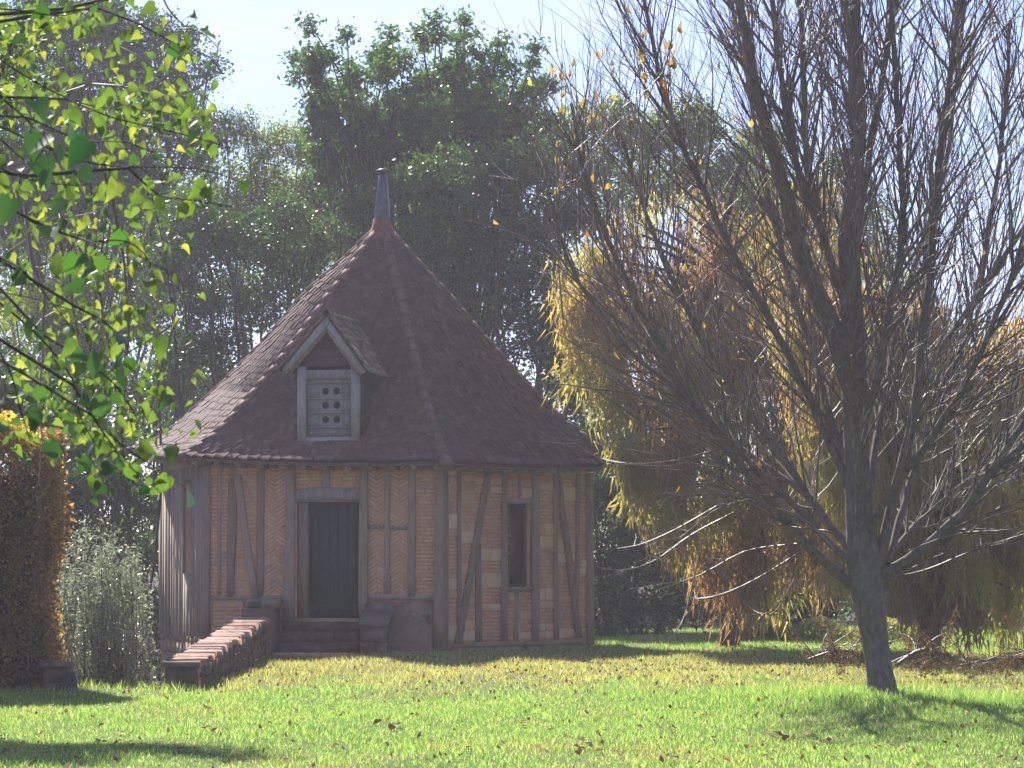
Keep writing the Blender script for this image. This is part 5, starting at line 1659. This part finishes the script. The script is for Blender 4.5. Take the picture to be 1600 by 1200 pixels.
# ------------------------------------------------------------------ grass
def blades(n, x0, x1, y0, y1, h, w, seg3, keep=None):
    x = RNG.uniform(x0, x1, n); y = y0 + (y1 - y0) * RNG.random(n) ** .9
    inside = np.abs(x) < y * (800 / F_PX) * 1.12 + .6
    inside &= ~((x < -3.68) & (y > 34.9 + .5 * RNG.random(n)))
    # footprints of building, steps
    d = np.hypot(x - BC.x, y - BC.y); inside &= d > 3.35
    ang = np.abs(x - BC.x); 
    rel = np.stack([x - BC.x, y - BC.y], 1)
    inh = np.ones(n, bool)
    for k in range(6):
        nv = ring(PHI[k] + 30, 1) - BC
        inh &= rel @ np.array([nv.x, nv.y]) < WR * .866 + .03
    inside &= ~inh
    inside &= ~((x > -4.15) & (x < -1.85) & (y > 44.85) & (y < 47.3))
    x, y = x[inside], y[inside]; n = len(x)
    pn = np.sin(x * 2.1 + 1.3 * np.sin(y * .7)) * np.sin(y * 1.3 + np.sin(x * 1.7)) + .6 * np.sin(x * 5.3 + y * 2.1)
    hh = h * (1 + .30 * pn) * RNG.uniform(.45, 1.25, n)
    # rougher grass round the tree foot and along the left lip
    hh *= 1 + 1.1 * np.exp(-((x - bt_base.x) ** 2 / 4 + (y - TY) ** 2 / 3)) + .7 * np.exp(-((y - 34.6) ** 2) / .5) * (x < -3.2)
    hh *= 1 + .5 * ((y > 29) & (y < 33.5) & (x > 1))
    z = gz(x, y)
    a = RNG.uniform(0, 2 * math.pi, n); ca, sa = np.cos(a), np.sin(a)
    lean = RNG.normal(size=(n, 2)) * .45
    base = np.stack([x, y, z - .005], 1)
    wv = np.stack([ca, sa * .5, np.zeros(n)], 1) * (w * RNG.uniform(.6, 1.3, n))[:, None]
    mid = base + np.stack([lean[:, 0] * hh * .35, lean[:, 1] * hh * .35, hh * .55], 1)
    tip = base + np.stack([lean[:, 0] * hh * 1.0, lean[:, 1] * hh * 1.0, hh * (1 - .15 * np.abs(lean).sum(1))], 1)
    if seg3:
        V = np.stack([base - wv, base + wv, mid + wv * .8, mid - wv * .8, tip], 1).reshape(-1, 3)
        i = np.arange(n)[:, None] * 5
        return V, i + np.array([[0, 1, 2, 3]]), i + np.array([[3, 2, 4]])
    V = np.stack([base - wv, base + wv, tip], 1).reshape(-1, 3)
    return V, None, np.arange(n)[:, None] * 3 + np.array([[0, 1, 2]])
V1, Q1, T1 = blades(165000, -6.5, 6.5, 20.3, 33.5, .048, .0035, True)
V2, Q2, T2 = blades(230000, -9, 12, 33.3, 61.5, .075, .0065, False)
me = np_mesh('grass', np.concatenate([V1, V2]), [Q1, np.concatenate([T1, T2 + len(V1)])], M['grass'])
tag(link('grass', me), kind='stuff', label='short green lawn grass with dry strawy patches', cat='grass')
print('grass', len(V1), len(V2))

# ------------------------------------------------------------------ fallen leaves
fl = []
for k in range(3):
    V = [(0, -.5, 0), (.3, -.15, .10), (.32, .15, .16 + .05 * k), (0, .55, .04), (-.3, .15, .02), (-.3, -.2, .14), (0, 0, -.02)]
    fl.append(np_mesh('fallen_leaf', V, [np.array([(0, 1, 6), (1, 2, 6), (2, 3, 6), (3, 4, 6), (4, 5, 6), (5, 0, 6)])], M['fallen']))
def leaf_at(px, py, size, label, group):
    Y = 1.5 * F_PX / (py - HORIZON); X = px_x(px, Y)
    o = put('fallen_leaf', random.choice(fl), None, Matrix.Translation((X, Y, float(gz(X, Y)) + .035)) @ Matrix.Rotation(random.uniform(0, 6), 4, 'Z') @ Matrix.Rotation(random.uniform(-.7, .7), 4, 'X') @ Matrix.Scale(size, 4))
    tag(o, label, 'leaf', group)
for px, py in ((590, 1140), (605, 1137), (620, 1142), (612, 1146)):
    leaf_at(px, py, .11, 'brown curled leaf in the small heap on the lawn below the door', 'leaf heap below the door')
for px, py in ((1205, 1150), (1218, 1148), (1228, 1152)):
    leaf_at(px, py, .12, 'pale curled leaf in the small heap left of the bare trunk', 'leaf heap left of the bare trunk')
for px, py in ((905, 1180), (920, 1177), (935, 1184), (1408, 1178), (1425, 1172), (1395, 1168)):
    leaf_at(px, py, .10, 'dark brown leaf lying in one of the heaps near the lower edge', 'leaf heaps near the lower edge')
for _ in range(46):
    px, py = random.uniform(150, 1590), random.uniform(1105, 1198)
    leaf_at(px, py, random.uniform(.05, .09), 'single dry brown leaf scattered on the green lawn', 'single leaves scattered on the lawn')
n_ = 9000
Y = 21 + 34 * RNG.random(n_); X = RNG.uniform(-1.1, 1.1, n_) * Y * 800 / F_PX
keep = ~((X < -3.7) & (Y > 34.5)) & (np.hypot(X - BC.x, Y - BC.y) > 4.6) & (RNG.random(n_) < .06 + .9 * np.clip(np.exp(-((X - 1.0) ** 2) / 18 - (Y - 41) ** 2 / 60) + .25 * np.exp(-(Y - 22.5) ** 2 / 6), 0, 1))
X, Y = X[keep], Y[keep]
C = np.stack([X, Y, gz(X, Y) + .045 + RNG.random(len(X)) * .02], 1)
me = leaves_mesh('leaf_litter', C, .055, M['fallen_isl'], .6, up=2.5)
tag(link('leaf_litter', me), kind='stuff', label='small fallen leaves strewn over the lawn', cat='leaf litter')
